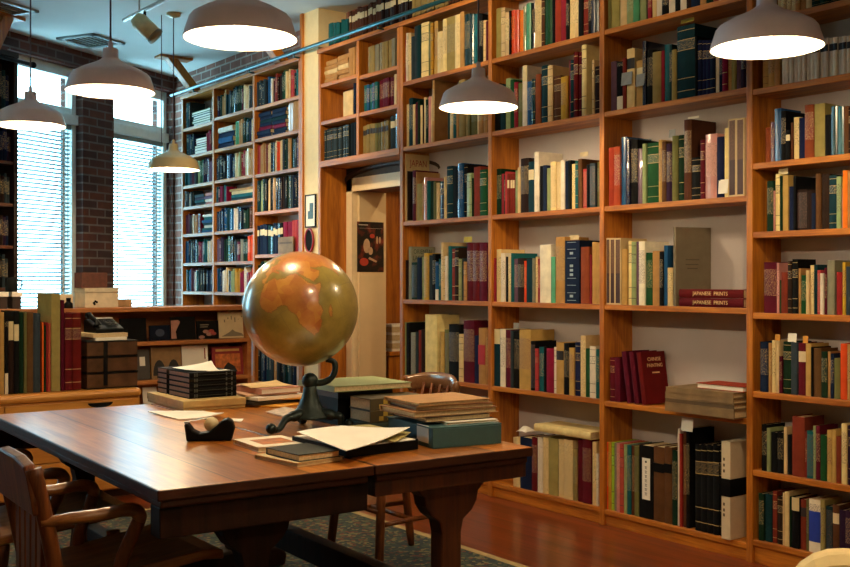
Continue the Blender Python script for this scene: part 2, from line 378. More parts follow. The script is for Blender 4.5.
R['B5', 5] = ((600, 0, 4.72), 2.19, "45 72 290 mauve;74 106 290 black s;106 122 275 rust;122 160 230 cream k;166 200 285 tan l;200 216 195 navy g;218 245 235 black;245 285 245 khaki;285 300 240 red;300 325 210 teal g;325 338 210 spruce;338 361 235 khaki;362 446 120 spruce b;448 457 170 black;457 477 190 navy b;477 498 190 navy b;498 520 190 navy b;520 543 190 navy b;543 560 200 white;560 576 200 navy;576 600 110 crimson;600 620 140 tan;620 640 140 khaki;640 660 150 mauve;660 684 150 purple")
R['B5', 4] = ((600, 105, 5.155), 1.69, "42 72 220 red;72 104 215 red;104 134 165 blue g;134 152 175 navy g;152 188 180 black;188 215 225 mauve g;215 235 200 sage;237 300 195 green b;300 318 180 tan;318 340 190 brown;340 370 200 purple;370 400 160 olive;400 428 155 forest;428 466 75 brown;466 512 270 black;515 537 180 maroon;540 602 150 pink g;602 638 165 navy;640 660 120 cream;661 702 72 umber F;702 744 68 umber F")
R['B5', 3] = ((600, 220, 5.484), 1.17, "33 55 100 umber F;55 82 100 umber F;82 114 100 umber F;115 146 160 tan;150 170 115 cream;170 195 120 sage;195 212 118 mauve;212 245 118 white;245 280 180 green;282 326 170 tan;326 345 175 black;345 366 140 blue;366 394 262 cream;396 416 40 khaki A")
R['B5', 2] = ((600, 345, 5.484), .66, "50 76 70 maroon;76 106 70 maroon")
R['B5', 1] = ((600, 415, 4.2), .085, "22 33 115 orange;33 45 115 mustard;45 56 116 lime;56 68 118 grey t;68 82 120 pink;82 98 122 coral;98 112 126 sage t;112 128 128 teal t;128 142 130 brown t;142 160 132 olive t;162 222 130 black B;223 268 135 brown K;268 300 135 brown K;301 322 150 forest;322 334 60 white;334 345 80 red;345 358 70 brown;358 372 62 black;396 420 125 black b;420 446 126 black b;446 472 127 black b;472 498 127 black b;498 524 128 black b;528 566 110 white V")
R['B6', 8] = ((750, 0, 8.1), 2.49, "215 250 -60 cream;250 290 -60 cream;290 330 -60 cream;330 365 -60 cream;365 400 -60 tan;400 445 -60 tan;445 490 -60 cream;490 560 -60 forest b;560 640 -60 forest b;640 720 -60 forest b;720 800 -60 forest b")
R['B6', 7] = ((750, 50, 8.5), 2.175, "100 150 -20 tan;150 200 -25 tan;200 248 -30 tan;262 295 -60 white k;295 330 -64 white k;330 366 -68 white k;366 402 -72 white k;402 438 -76 white k;438 474 -80 white k;474 510 -84 white k;510 548 -88 white k;548 586 -92 white k;586 624 -96 white k;624 662 -100 white k;662 700 -104 white k;700 740 -108 white k;740 780 -112 white k;780 820 -116 white k;820 860 -120 white k")
R['B6', 6] = ((750, 95, 8.1), 1.835, "115 163 265 rust;165 195 220 mauve g;195 250 110 blue g;250 288 130 black;290 325 285 black l;325 345 225 brown;345 390 180 cream;390 438 185 navy;440 512 80 rust;515 600 70 khaki;600 655 160 black;655 705 90 spruce g;705 755 90 teal g;755 790 90 brown;790 830 100 umber")
R['B6', 5] = ((750, 165, 8.1), 1.52, "135 185 130 forest;185 196 210 pink;196 240 75 cream;240 265 90 forest;265 310 85 tan;315 352 175 navy;352 372 90 black;372 455 200 umber p;455 500 205 umber;500 530 230 navy;530 572 70 brown;575 640 75 umber;640 700 85 spruce;700 738 95 sage;738 750 190 pink;750 790 45 orange;790 830 50 tan")
R['B6', 4] = ((750, 250, 8.1), 1.15, "110 213 100 maroon t;215 235 105 pink;235 250 245 green;250 303 180 rust;305 338 90 umber;340 384 75 black;385 405 150 tan;405 452 205 green t;452 480 165 cream;480 510 125 cream;510 540 120 spruce;540 568 165 coral p;568 598 190 white;600 618 145 maroon;618 680 85 grey;692 738 180 red;740 768 100 mustard;770 830 135 slate")
R['B6', 3] = ((750, 330, 7.56), .79, "75 133 90 navy;135 160 100 tan;160 188 80 cream t;190 215 85 cream;215 238 200 maroon;240 303 90 forest;305 353 95 slate;356 415 100 maroon l;416 460 105 tan;460 475 130 black;475 533 140 brown;536 580 165 forest;580 603 165 tan;605 630 180 navy;632 678 215 olive;680 728 105 orange;730 780 110 tan")
R['B6', 2] = ((750, 405, 7.09), .43, "80 118 140 black;120 145 165 sage;145 187 195 black;187 230 195 black;232 256 160 cream;258 293 215 black;296 384 85 rust;386 398 190 rust;398 443 185 teal p;445 463 150 sage;465 496 150 maroon;497 543 215 green;545 578 180 tan;578 608 180 tan;610 643 225 rust;645 684 135 cream t;685 730 150 purple")
R['B6', 1] = ((750, 480, 6.52), .11, "55 90 90 forest;92 138 95 spruce;140 168 75 rust;170 208 110 umber;210 224 85 cream;225 253 80 cream;255 268 110 forest;270 320 115 black w;322 358 130 rust k;360 378 130 olive;380 456 130 white u;457 485 130 khaki;485 528 175 spruce p;530 573 165 brown l;575 615 200 purple;615 665 205 purple")
ROWNAME = {1: 'lowest shelf', 2: 'second shelf up', 3: 'third shelf up', 4: 'fourth shelf up', 5: 'fifth shelf up', 6: 'sixth shelf up', 7: 'seventh shelf up', 8: 'eighth shelf up'}
BAYNAME = {'B3': 'bay beside doorway', 'B4': 'second bay from doorway', 'B5': 'third bay from doorway', 'B6': 'fourth bay from doorway'}
ORD = ['first', 'second', 'third', 'fourth', 'fifth', 'sixth', 'seventh', 'eighth', 'ninth', 'tenth', 'eleventh', 'twelfth', 'thirteenth', 'fourteenth', 'fifteenth', 'sixteenth', 'seventeenth', 'eighteenth', 'nineteenth', 'twentieth']
XS = D + .015      # plane of the spines
UPY = {'u3': 401.3, 'u4': 489.8, 'u5': 601.6, 'u6': 749.3}
UPY = {k: on_x(p, 280, D).y for k, p in UPY.items()}
UPY['u7'] = UPY['u6'] - .94
UT = .034          # upright thickness
BAYY = {'B3': ('u3', 'u4'), 'B4': ('u4', 'u5'), 'B5': ('u5', 'u6'), 'B6': ('u6', 'u7')}
SH = .028
def shelf_list(bay): return sorted(v[1] for k, v in R.items() if k[0] == bay)

ROWS = []
for (bay, row), ((ox, oy, sc), z, data) in R.items():
    hi, lo = UPY[BAYY[bay][0]] - UT / 2 - .002, UPY[BAYY[bay][1]] + UT / 2 + .002
    ceil_z = min([q for q in shelf_list(bay) if q > z + .05] + [3.02]) - SH - .008
    prev = hi; out = []
    for i, e in enumerate(data.split(';')):
        p = e.split(); x0, x1, yt = map(float, p[:3]); c = p[3]; fl = p[4:]
        px0, px1, py = ox + x0 / sc, ox + x1 / sc, oy + yt / sc
        y0, y1 = min(prev, on_x(px0, 280, XS).y), on_x(px1, 280, XS).y
        y1 = max(y1, lo)
        if y0 - y1 < .004: continue
        prev = y1
        top = on_x((px0 + px1) / 2, py, XS).z
        h = max(.1, min(top, ceil_z) - z)
        bot = CY - (z - CAMZ) * FL / (XS / ray((px0 + px1) / 2).x)
        vis = max(0, min(850, px1) - px0) * max(0, bot - max(py, 0))
        out.append(dict(bay=bay, row=row, i=i, y=(y0 + y1) / 2, w=y0 - y1 - .0012, h=h, z=z + .0008, c=c, fl=fl, area=vis))
    hm = sum(b['h'] for b in out) / len(out)
    seen = {}
    for b in out: seen[b['c']] = seen.get(b['c'], 0) + 1
    cnt = {}
    for b in out:
        c = b['c']; cnt[c] = cnt.get(c, 0) + 1; nm = cname(c)
        size = 'thick' if b['w'] > .05 else 'slim' if b['w'] < .02 else 'tall' if b['h'] > hm * 1.12 else 'short' if b['h'] < hm * .86 else 'upright'
        where = f"{ROWNAME[row]}, {BAYNAME[bay]}"
        if seen[c] == 1: b['label'] = f"{size} {nm} book, only {nm} one, {where}"
        else: b['label'] = f"{size} {nm} book, {ORD[cnt[c]-1]} {nm} from left, {where}"
    ROWS += out

# ------------------------------------------------------------------ the room shell
CEZ = 3.35
Q = Vector((4.36, 10.15, 0)); WA = math.atan2(.496, .868)      # corner and bearing of the window wall (it is not square to the long wall)
WD = Vector((math.cos(WA), math.sin(WA), 0)); WO = Vector((-WD.y, WD.x, 0))
def wall_u(px, off=0.0):      # distance along the window wall (0 at the corner, negative leftwards) where the view ray meets it
    r = ray(px); q = Q + WO * off
    # q + u*WD = t*r
    det = -WD.x * r.y + WD.y * r.x
    u = (q.x * r.y - q.y * r.x) / det
    t = (q.x + u * WD.x) / r.x
    return u, t
def wall_z(px, py, off=0.0):
    return CAMZ - (py - CY) * wall_u(px, off)[1] / FL
fl = MB().box((-2.2, -1.8, -.1), (6.6, 11, 0), W_FLOOR); struct('floor', fl)
ce = MB().box((-2.2, -1.8, CEZ), (6.6, 11, CEZ + .1), CEIL); struct('ceiling', ce)
WX = D + BD + .02
DO0, DO1, DOZ = on_x(354, 280, WX).y, 5.86, 1.97      # door opening in the long wall
wr = MB()
for y0, y1, z0, z1 in ((-1.8, DO1, 0, CEZ), (DO1, DO0, DOZ, CEZ), (DO0, 10.2, 0, CEZ)):
    wr.box((WX, y0, z0), (WX + .26, y1, z1), BRICK2)
struct('wall_right', wr)
struct('wall_left', MB().box((-2.2, -1.8, 0), (-2.1, 11, CEZ), PLASTER))
struct('wall_back', MB().box((-2.1, -1.8, 0), (WX, -1.7, CEZ), PLASTER))
# window wall, in its own frame: x along the wall, y outward
wins = []
WZ0, WZ1 = .62, 3.2
for pr, pl in ((166.5, 107), (76, 10)):
    ur = wall_u(pr, .08)[0]; ul = wall_u(pl, .08)[0]
    if pl == 10: ul = ur - (wins[0][1] - wins[0][0])
    wins.append((ul, ur))
ww = MB()
gap = wins[0][0] - wins[1][1]; wd0 = wins[0][1] - wins[0][0]
for k in (2, 3): wins.append((wins[k - 1][0] - gap * 1.6 - wd0, wins[k - 1][0] - gap * 1.6))      # unseen run of the wall; two windows added here to brighten the ceiling
edges = [-8.2] + [e for w_ in wins[::-1] for e in w_] + [.02]
for i in range(len(edges) - 1):
    if i % 2:
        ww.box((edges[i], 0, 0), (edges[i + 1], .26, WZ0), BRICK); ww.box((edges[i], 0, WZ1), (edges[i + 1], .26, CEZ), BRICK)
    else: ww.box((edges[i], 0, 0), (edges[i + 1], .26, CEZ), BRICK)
struct('wall_window', ww, loc=Q, rz=WA)
GLASS = None
m, nt, b = newmat('window_glass'); nt.nodes.remove(b)
g1 = N(nt, 'ShaderNodeBsdfTransparent'); g2 = N(nt, 'ShaderNodeBsdfGlossy'); g2.inputs['Roughness'].default_value = .03
mxs = N(nt, 'ShaderNodeMixShader'); mxs.inputs[0].default_value = .06
nt.links.new(g1.outputs[0], mxs.inputs[1]); nt.links.new(g2.outputs[0], mxs.inputs[2]); nt.links.new(mxs.outputs[0], nt.nodes['Material Output'].inputs[0])
GLASS = m
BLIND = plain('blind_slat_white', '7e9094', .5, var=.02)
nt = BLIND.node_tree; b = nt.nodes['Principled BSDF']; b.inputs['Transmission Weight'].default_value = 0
for k, (ul, ur) in enumerate(wins):
    r = bpy.data.objects.new('window_%d' % (k + 1), None); C.objects.link(r); r.location = Q; r.rotation_euler = (0, 0, WA); r['kind'] = 'structure'
    r['label'] = ['tall sash window between brick pier and bookcase', 'tall sash window behind dark bookcase at far left', 'unseen bare sash window added for daylight beyond the dark bookcase', 'unseen bare sash window added for daylight at the far end of the window wall'][k]
    f = .05; TB = 2.74
    fr = MB()
    fr.box((ul, .08, WZ0), (ul + f, .16, WZ1), WHITEW).box((ur - f, .08, WZ0), (ur, .16, WZ1), WHITEW)
    fr.box((ul, .08, WZ1 - .09), (ur, .16, WZ1), WHITEW).box((ul, .06, WZ0), (ur, .2, WZ0 + .05), WHITEW)
    fr.box((ul, .05, TB - .05), (ur, .17, TB + .04), WHITEW).box((ul + f, .09, TB + .04), (ur - f, .15, TB + .1), WHITEW)
    fr.build('window_frame', parent=r, bevel=.004)
    gl = MB(); gl.box((ul + f, .12, TB), (ur - f, .124, WZ1 - .09), GLASS); gl.box((ul + f, .135, WZ0), (ur - f, .139, TB - .05), GLASS)
    gl.build('glass_pane', parent=r)
    if k > 1: continue
    bt = thing('venetian_blind', ['white slatted blind on the window beside tall bookcase', 'white slatted blind on the window by dark bookcase'][k], 'window blind', Q, WA)
    bt['group'] = 'white venetian blinds'
    sl = MB(); z = WZ0 + .09; ti = math.radians(28)
    while z < TB - .1:
        sl.M = Matrix.Translation((0, .105, z)) @ Matrix.Rotation(-ti, 4, 'X')
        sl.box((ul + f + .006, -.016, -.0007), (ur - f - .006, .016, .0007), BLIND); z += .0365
    sl.build('slats', parent=bt)
    MB().box((ul + f + .004, .085, TB - .095), (ur - f - .004, .13, TB - .052), BLIND).build('headrail', parent=bt)
    MB().box((ul + f + .006, .09, WZ0 + .055), (ur - f - .006, .122, WZ0 + .075), BLIND).build('bottom_rail', parent=bt)
    for q in (ul + f + .1, ur - f - .1):
        MB().box((q - .008, .086, WZ0 + .07), (q + .008, .0867, TB - .06), plain('blind_tape', 'f2f4f2', .7)).build('ladder_tape', parent=bt)
    MB().tube([(ur - f - .05, .083, TB - .09), (ur - f - .05, .083, 1.6)], .003, plain('blind_cord', '6a7a80', .6), 6).build('pull_cord', parent=bt)

# ------------------------------------------------------------------ doorway, passage behind it, white column
cs = MB(); cw = .1
cs.box((WX - .02, DO0, 0), (WX, DO0 + cw, DOZ + cw), CASING).box((WX - .02, DO1 - cw, 0), (WX, DO1, DOZ + cw), CASING)
cs.box((WX - .02, DO1 - cw, DOZ), (WX, DO0 + cw, DOZ + cw), CASING)
cs.box((WX, DO0 - .002, 0), (WX + .26, DO0 + .01, DOZ), CASING)
struct('door_1', cs, label='cream painted door casing around the open doorway')
PX = WX + .26
pw = MB()
pe = on_y(386, 280, DO0 - .03).x
pw.box((WX + .03, DO0 - .03, 0), (max(pe, PX), DO0 - .004, DOZ), PLASTER)
pw.box((max(pe, PX), DO0 + .3, 0), (6.5, DO0 + .4, CEZ), PLASTER)
pw.box((6.4, 3.5, 0), (6.5, DO0 + .3, CEZ), PLASTER).box((PX, 3.4, 0), (6.5, 3.5, CEZ), PLASTER)
struct('wall_passage', pw)
# wooden cabinet in the passage, with a pile of pale pamphlets on its shelf
cbx = thing('passage_cabinet', 'brown wooden cabinet seen through the doorway', 'cabinet', (pe + .5, DO0 - .05, 0))
mb = MB(); mb.box((-.46, .05, 0), (.1, .34, .02), W_CASE); mb.box((-.46, .31, 0), (.1, .34, 2.2), W_CASE); mb.box((.06, .02, 0), (.1, .32, 2.2), W_CASE); mb.box((-.46, .02, 2.17), (.1, .34, 2.2), W_CASE)
mb.build('body', parent=cbx, bevel=.003)
zs = on_x(392, 347, pe + .4).z
MB().box((-.46, .03, zs - .03), (.06, .31, zs), W_CASE).build('shelf', parent=cbx)
MB().box((-.46, .04, .03), (.06, .06, zs - .04), W_CASE).build('door', parent=cbx)
pam = thing('pamphlet_stack', 'stack of cream pamphlets on the cabinet shelf in the passage', 'papers', (pe + .28, DO0 + .1, zs + .001))
for k in range(10):
    MB().box((-.2, -.1, k * .021), (.14, .1, k * .021 + .0195), PAGES if k % 3 else PAPER).build('pamphlet', parent=pam)
ptl = thing('passage_lamp', 'small ceiling lamp in the passage behind the doorway', 'lamp', (5.35, 5.3, CEZ - .12))
MB().lathe([(.0001, .12), (.06, .12), (.06, .09), (.15, .04), (.16, .0), (.155, .0), (.14, .035), (.0001, .06)], plain('opal_glass', 'f0e8d8', .3), 28).build('shade', parent=ptl, fixn=False)
ld = bpy.data.lights.new('passage_light', 'POINT'); ld.energy = PASS; ld.color = LAMPS['col']; ld.shadow_soft_size = .06
lo = bpy.data.objects.new('passage_light', ld); C.objects.link(lo); lo.parent = ptl; lo.location = (0, 0, -.04)
# poster on the passage wall
pa, pb = on_y(357, 247, DO0 - .03).x, on_y(383.5, 247, DO0 - .03).x
pz0, pz1 = on_y(370, 272, DO0 - .03).z, on_y(370, 222, DO0 - .03).z
m, nt, b = newmat('poster_print'); b.inputs['Roughness'].default_value = .35
tc = N(nt, 'ShaderNodeTexCoord'); no = N(nt, 'ShaderNodeTexNoise'); no.inputs['Scale'].default_value = 11; no.inputs['Detail'].default_value = 3
nt.links.new(tc.outputs['Object'], no.inputs['Vector']); rp = N(nt, 'ShaderNodeValToRGB')
rp.color_ramp.elements[0].position = .5; rp.color_ramp.elements[0].color = lin('0b0c10'); rp.color_ramp.elements[1].position = .72; rp.color_ramp.elements[1].color = lin('8e3420')
nt.links.new(no.outputs['Fac'], rp.inputs['Fac']); nt.links.new(rp.outputs[0], b.inputs['Base Color']); POST = m
pt = thing('poster', 'dark poster with red and pale shapes on passage wall', 'poster', ((pa + pb) / 2, DO0 - .0315, pz0))
hw, hh = (pb - pa) / 2, pz1 - pz0
MB().box((-hw, -.001, 0), (hw, .001, hh), POST).build('print', parent=pt)
def blob(cx, cz, rx, rz, mat, y=-.0022, n=18):
    return [(cx + rx * math.cos(2 * PI * k / n), cz + rz * math.sin(2 * PI * k / n)) for k in range(n)]
SKIN = plain('poster_pale', 'b89878', .5); PRED = plain('poster_red', 'a83220', .5); PINK_ = plain('poster_ink', 'c8c0b8', .5)
mb = MB()
mb.prism(blob(-.035, hh * .52, .03, .055, 0), 'y', -.0024, -.001, SKIN); mb.prism(blob(.0, hh * .42, .02, .03, 0), 'y', -.0024, -.001, SKIN)
mb.prism(blob(.015, hh * .72, .022, .017, 0), 'y', -.0024, -.001, PRED); mb.prism(blob(.06, hh * .64, .008, .03, 0), 'y', -.0024, -.001, SKIN); mb.prism(blob(.085, hh * .64, .008, .026, 0), 'y', -.0024, -.001, SKIN)
mb.prism(blob(-.06, hh * .2, .04, .03, 0), 'y', -.0024, -.001, PRED); mb.prism([(-.01, hh * .3), (.06, hh * .22), (.05, hh * .19), (-.02, hh * .26)], 'y', -.0024, -.001, SKIN)
mb.build('picture_shapes', parent=pt)
mb = MB(); mb.box((-hw * .9, -.002, hh * .93), (-hw * .2, -.001, hh * .945), PINK_); mb.box((-hw * .9, -.002, hh * .87), (hw * .9, -.001, hh * .873), PINK_); mb.build('small_print', parent=pt)
# arch-topped dark panel over the doorway
ap = MB(); cy = (DO0 + DO1) / 2 - .05; pts = [(cy + .6 * math.cos(a), 2.05 + .09 * math.sin(a)) for a in [PI * k / 16 for k in range(17)]]
ap.prism(pts, 'x', WX - .012, WX, plain('arch_panel_grey', '5a524c', .8)); ap.box((WX - .004, DO1 - .02, 2.07), (WX - .0005, DO0 + .12, 2.19), plain('over_door_shade', '2a2826', .8)); ap.tube([(WX - .015, p[0], p[1]) for p in pts], .022, W_BLACK, 8)  # thin dark sheet puts the shade under the over-door shelf into colour
struct('trim_1', ap, label='dark arched moulding over the doorway')
# column between the two cases
c0, c1 = on_x(303.5, 280, D).y, on_x(317.8, 280, D).y
co = MB(); co.box((D + .005, c1, 0), (WX, c0, CEZ), plain('column_paint', 'e8d2a0', .7, var=.04)); struct('column', co)
struct('trim_2', MB().box((D - .012, c0 - .002, 0), (WX, c0 + .035, CEZ), W_CASE), label='orange wooden edge board of the white column')
pf = thing('framed_print', 'small black framed print hung on the white column', 'picture', on_x(310.8, 211, D - .002))
w2, h2 = .078, .125
mb = MB(); t = .009
mb.box((-.008, -w2, -h2), (.004, -w2 + t, h2), BLACK).box((-.008, w2 - t, -h2), (.004, w2, h2), BLACK).box((-.008, -w2, -h2), (.004, w2, -h2 + t), BLACK).box((-.008, -w2, h2 - t), (.004, w2, h2), BLACK)
mb.build('frame', parent=pf); MB().box((-.003, -w2 + t, -h2 + t), (.002, w2 - t, h2 - t), PAPER).build('mat_board', parent=pf)
mb = MB(); bl = plain('print_blue', '36606c', .6, var=.4, scale=70); mb.box((-.0045, -.042, -.06), (-.003, .036, .0), bl).box((-.0045, -.042, .0), (-.003, .012, .06), bl); mb.build('print', parent=pf)
ov = thing('oval_picture', 'dark oval picture with red rim below the framed print', 'picture', on_x(309.8, 240.5, D - .002))
e = [(.06 * math.cos(2 * PI * k / 28), .088 * math.sin(2 * PI * k / 28)) for k in range(28)]
mb = MB(); mb.tube([(-.006, a, b) for a, b in e] + [(-.006,) + e[0]], .008, plain('oval_red', '9c1c28', .4), 8, cap=False); mb.build('rim', parent=ov)
MB().prism([(a * .95, b * .95) for a, b in e], 'x', -.006, .004, plain('cloth_oval_dark', '0c0f10', .9, var=.4, scale=60)).build('image', parent=ov)

# ------------------------------------------------------------------ bookcases
def case(name, label, ups, bays, top, plinth=True, back=True):
    """ups: list of (y, z0); bays: list of (y_hi, y_lo, [shelf heights])."""
    ys = [u[0] for u in ups]; yl, yr = max(ys), min(ys)
    root = thing(name, label, 'bookcase', (D, (yl + yr) / 2, 0)); T = Matrix.Translation((-D, -(yl + yr) / 2, 0))
    def p(nm, a, b, mat, bev=.003):
        mb = MB(); mb.M = T; mb.box(a, b, mat); return mb.build(nm, parent=root, bevel=bev)
    for y, z0, z1 in ups: p('upright', (D, y - UT / 2, z0), (D + BD, y + UT / 2, z1), W_CASE)
    for yh, yl2, zs in bays:
        for z in zs: p('shelf', (D + .003, yl2 + UT / 2, z - SH), (D + BD - .012, yh - UT / 2, z), W_CASEY)
    p('top_board', (D - .012, yr - UT / 2, top), (D + BD, yl + UT / 2, top + .03), W_CASEY)
    for yh, yl2, zs in bays:
        zb = min(zs) if not plinth else .02
        p('back_panel', (D + BD - .012, yl2 + UT / 2, zb - SH * .5), (D + BD - .002, yh - UT / 2, top), BACKP, 0)
    if plinth:
        for yh, yl2, zs in bays: p('plinth', (D + .015, yl2 + UT / 2, 0), (D + .035, yh - UT / 2, min(zs) - SH), W_CASEY)
    return root
TOPZ = 3.0
# the long case
ups = [(UPY[k], 0, TOPZ) for k in ('u3', 'u4', 'u5', 'u6', 'u7')]
case('bookcase', 'long orange wooden wall bookcase right of the doorway, full of books', ups,
     [(UPY['u3'], UPY['u4'], [.09] + shelf_list('B3'))] + [(UPY[BAYY[b_][0]], UPY[BAYY[b_][1]], shelf_list(b_)) for b_ in ('B4', 'B5', 'B6')], TOPZ)
# half-height divider in the bay beside the doorway
# over the doorway
yA, yB = on_x(319, 280, D).y - .004, on_x(357.5, 280, D).y
y3 = UPY['u3'] + UT + .002
OD = [2.77, 2.488, 2.19]
root = case('overdoor_bookcase', 'wooden bookcase unit spanning the doorway, above the door', [(yA, 0, TOPZ), (yB, 2.19 + .001, TOPZ), (y3, 2.19 - SH, TOPZ)],
            [(yA, yB, [2.77, 2.488]), (yB, y3, [2.75, 2.488])], TOPZ, plinth=False)
mb = MB(); mb.M = Matrix.Translation(-root.location); mb.box((D - .004, y3 - UT / 2, 2.19 - .045), (D + BD - .012, yA - UT / 2, 2.19), W_CASEY); mb.build('shelf', parent=root, bevel=.003)
mb = MB(); mb.M = Matrix.Translation(-root.location); mb.box((D + BD - .012, y3 - UT / 2 + .045, 2.145), (D + BD - .002, yA - UT / 2, 2.49), BACKP); mb.build('back_panel', parent=root)
# the far case
fy = [on_x(p_, 280, D).y for p_ in (182, 213, 253.5, 299.5)]
FC1 = [.09, .46, .85, 1.195, 1.46, 1.73, 1.985, 2.183, 2.46, 2.72]; FC3 = [.09, .46, .85, 1.19, 1.51, 1.863, 2.176, 2.47, 2.735]
case('bookcase', 'tall crowded wooden bookcase between the windows and white column', [(y, 0, TOPZ) for y in fy],
     [(fy[0], fy[1], FC1), (fy[1], fy[2], FC1[:-1] + [2.742]), (fy[2], fy[3], FC3)], TOPZ)
# rail along the front of the cases
mb = MB(); ra, rb = on_x(171, 99, D - .06), Vector((D - .06, 2.0, 3.04))
rl = thing('ladder_rail', 'long teal metal rail along the top of the bookcases', 'rail', (D - .06, 0, 3.05))
MB().tube([(0, ra.y, 0), (0, 2.0, 0)], .014, TEALM, 12).build('rod', parent=rl)
for y in (9.0, 7.9, 7.15, 6.0, 5.0, 4.0, 3.0):
    MB().tube([(.0, y, -.012), (.0, y, -.035), (.046, y, -.035)], .007, TEALM, 8).build('bracket', parent=rl)
# slanted wooden braces from the ceiling to the case top
for px, lab in ((190, 'slanted wooden brace at the ceiling above the far bookcase, near the window corner'), (276, 'slanted wooden brace at the ceiling above far bookcase, behind large white lamp')):
    y = on_x(px, 70, D).y
    br = thing('ceiling_brace', lab, 'brace', (D - .1, y, 3.03))
    MB().prism([(.12, .006), (.22, .006), (-.04, .3), (-.14, .3)], 'y', -.05, .05, W_CASE).build('strut', parent=br, bevel=.004)
    MB().box((-.22, -.07, .296), (.1, .07, .319), W_CASE).build('head_plate', parent=br, bevel=.004)

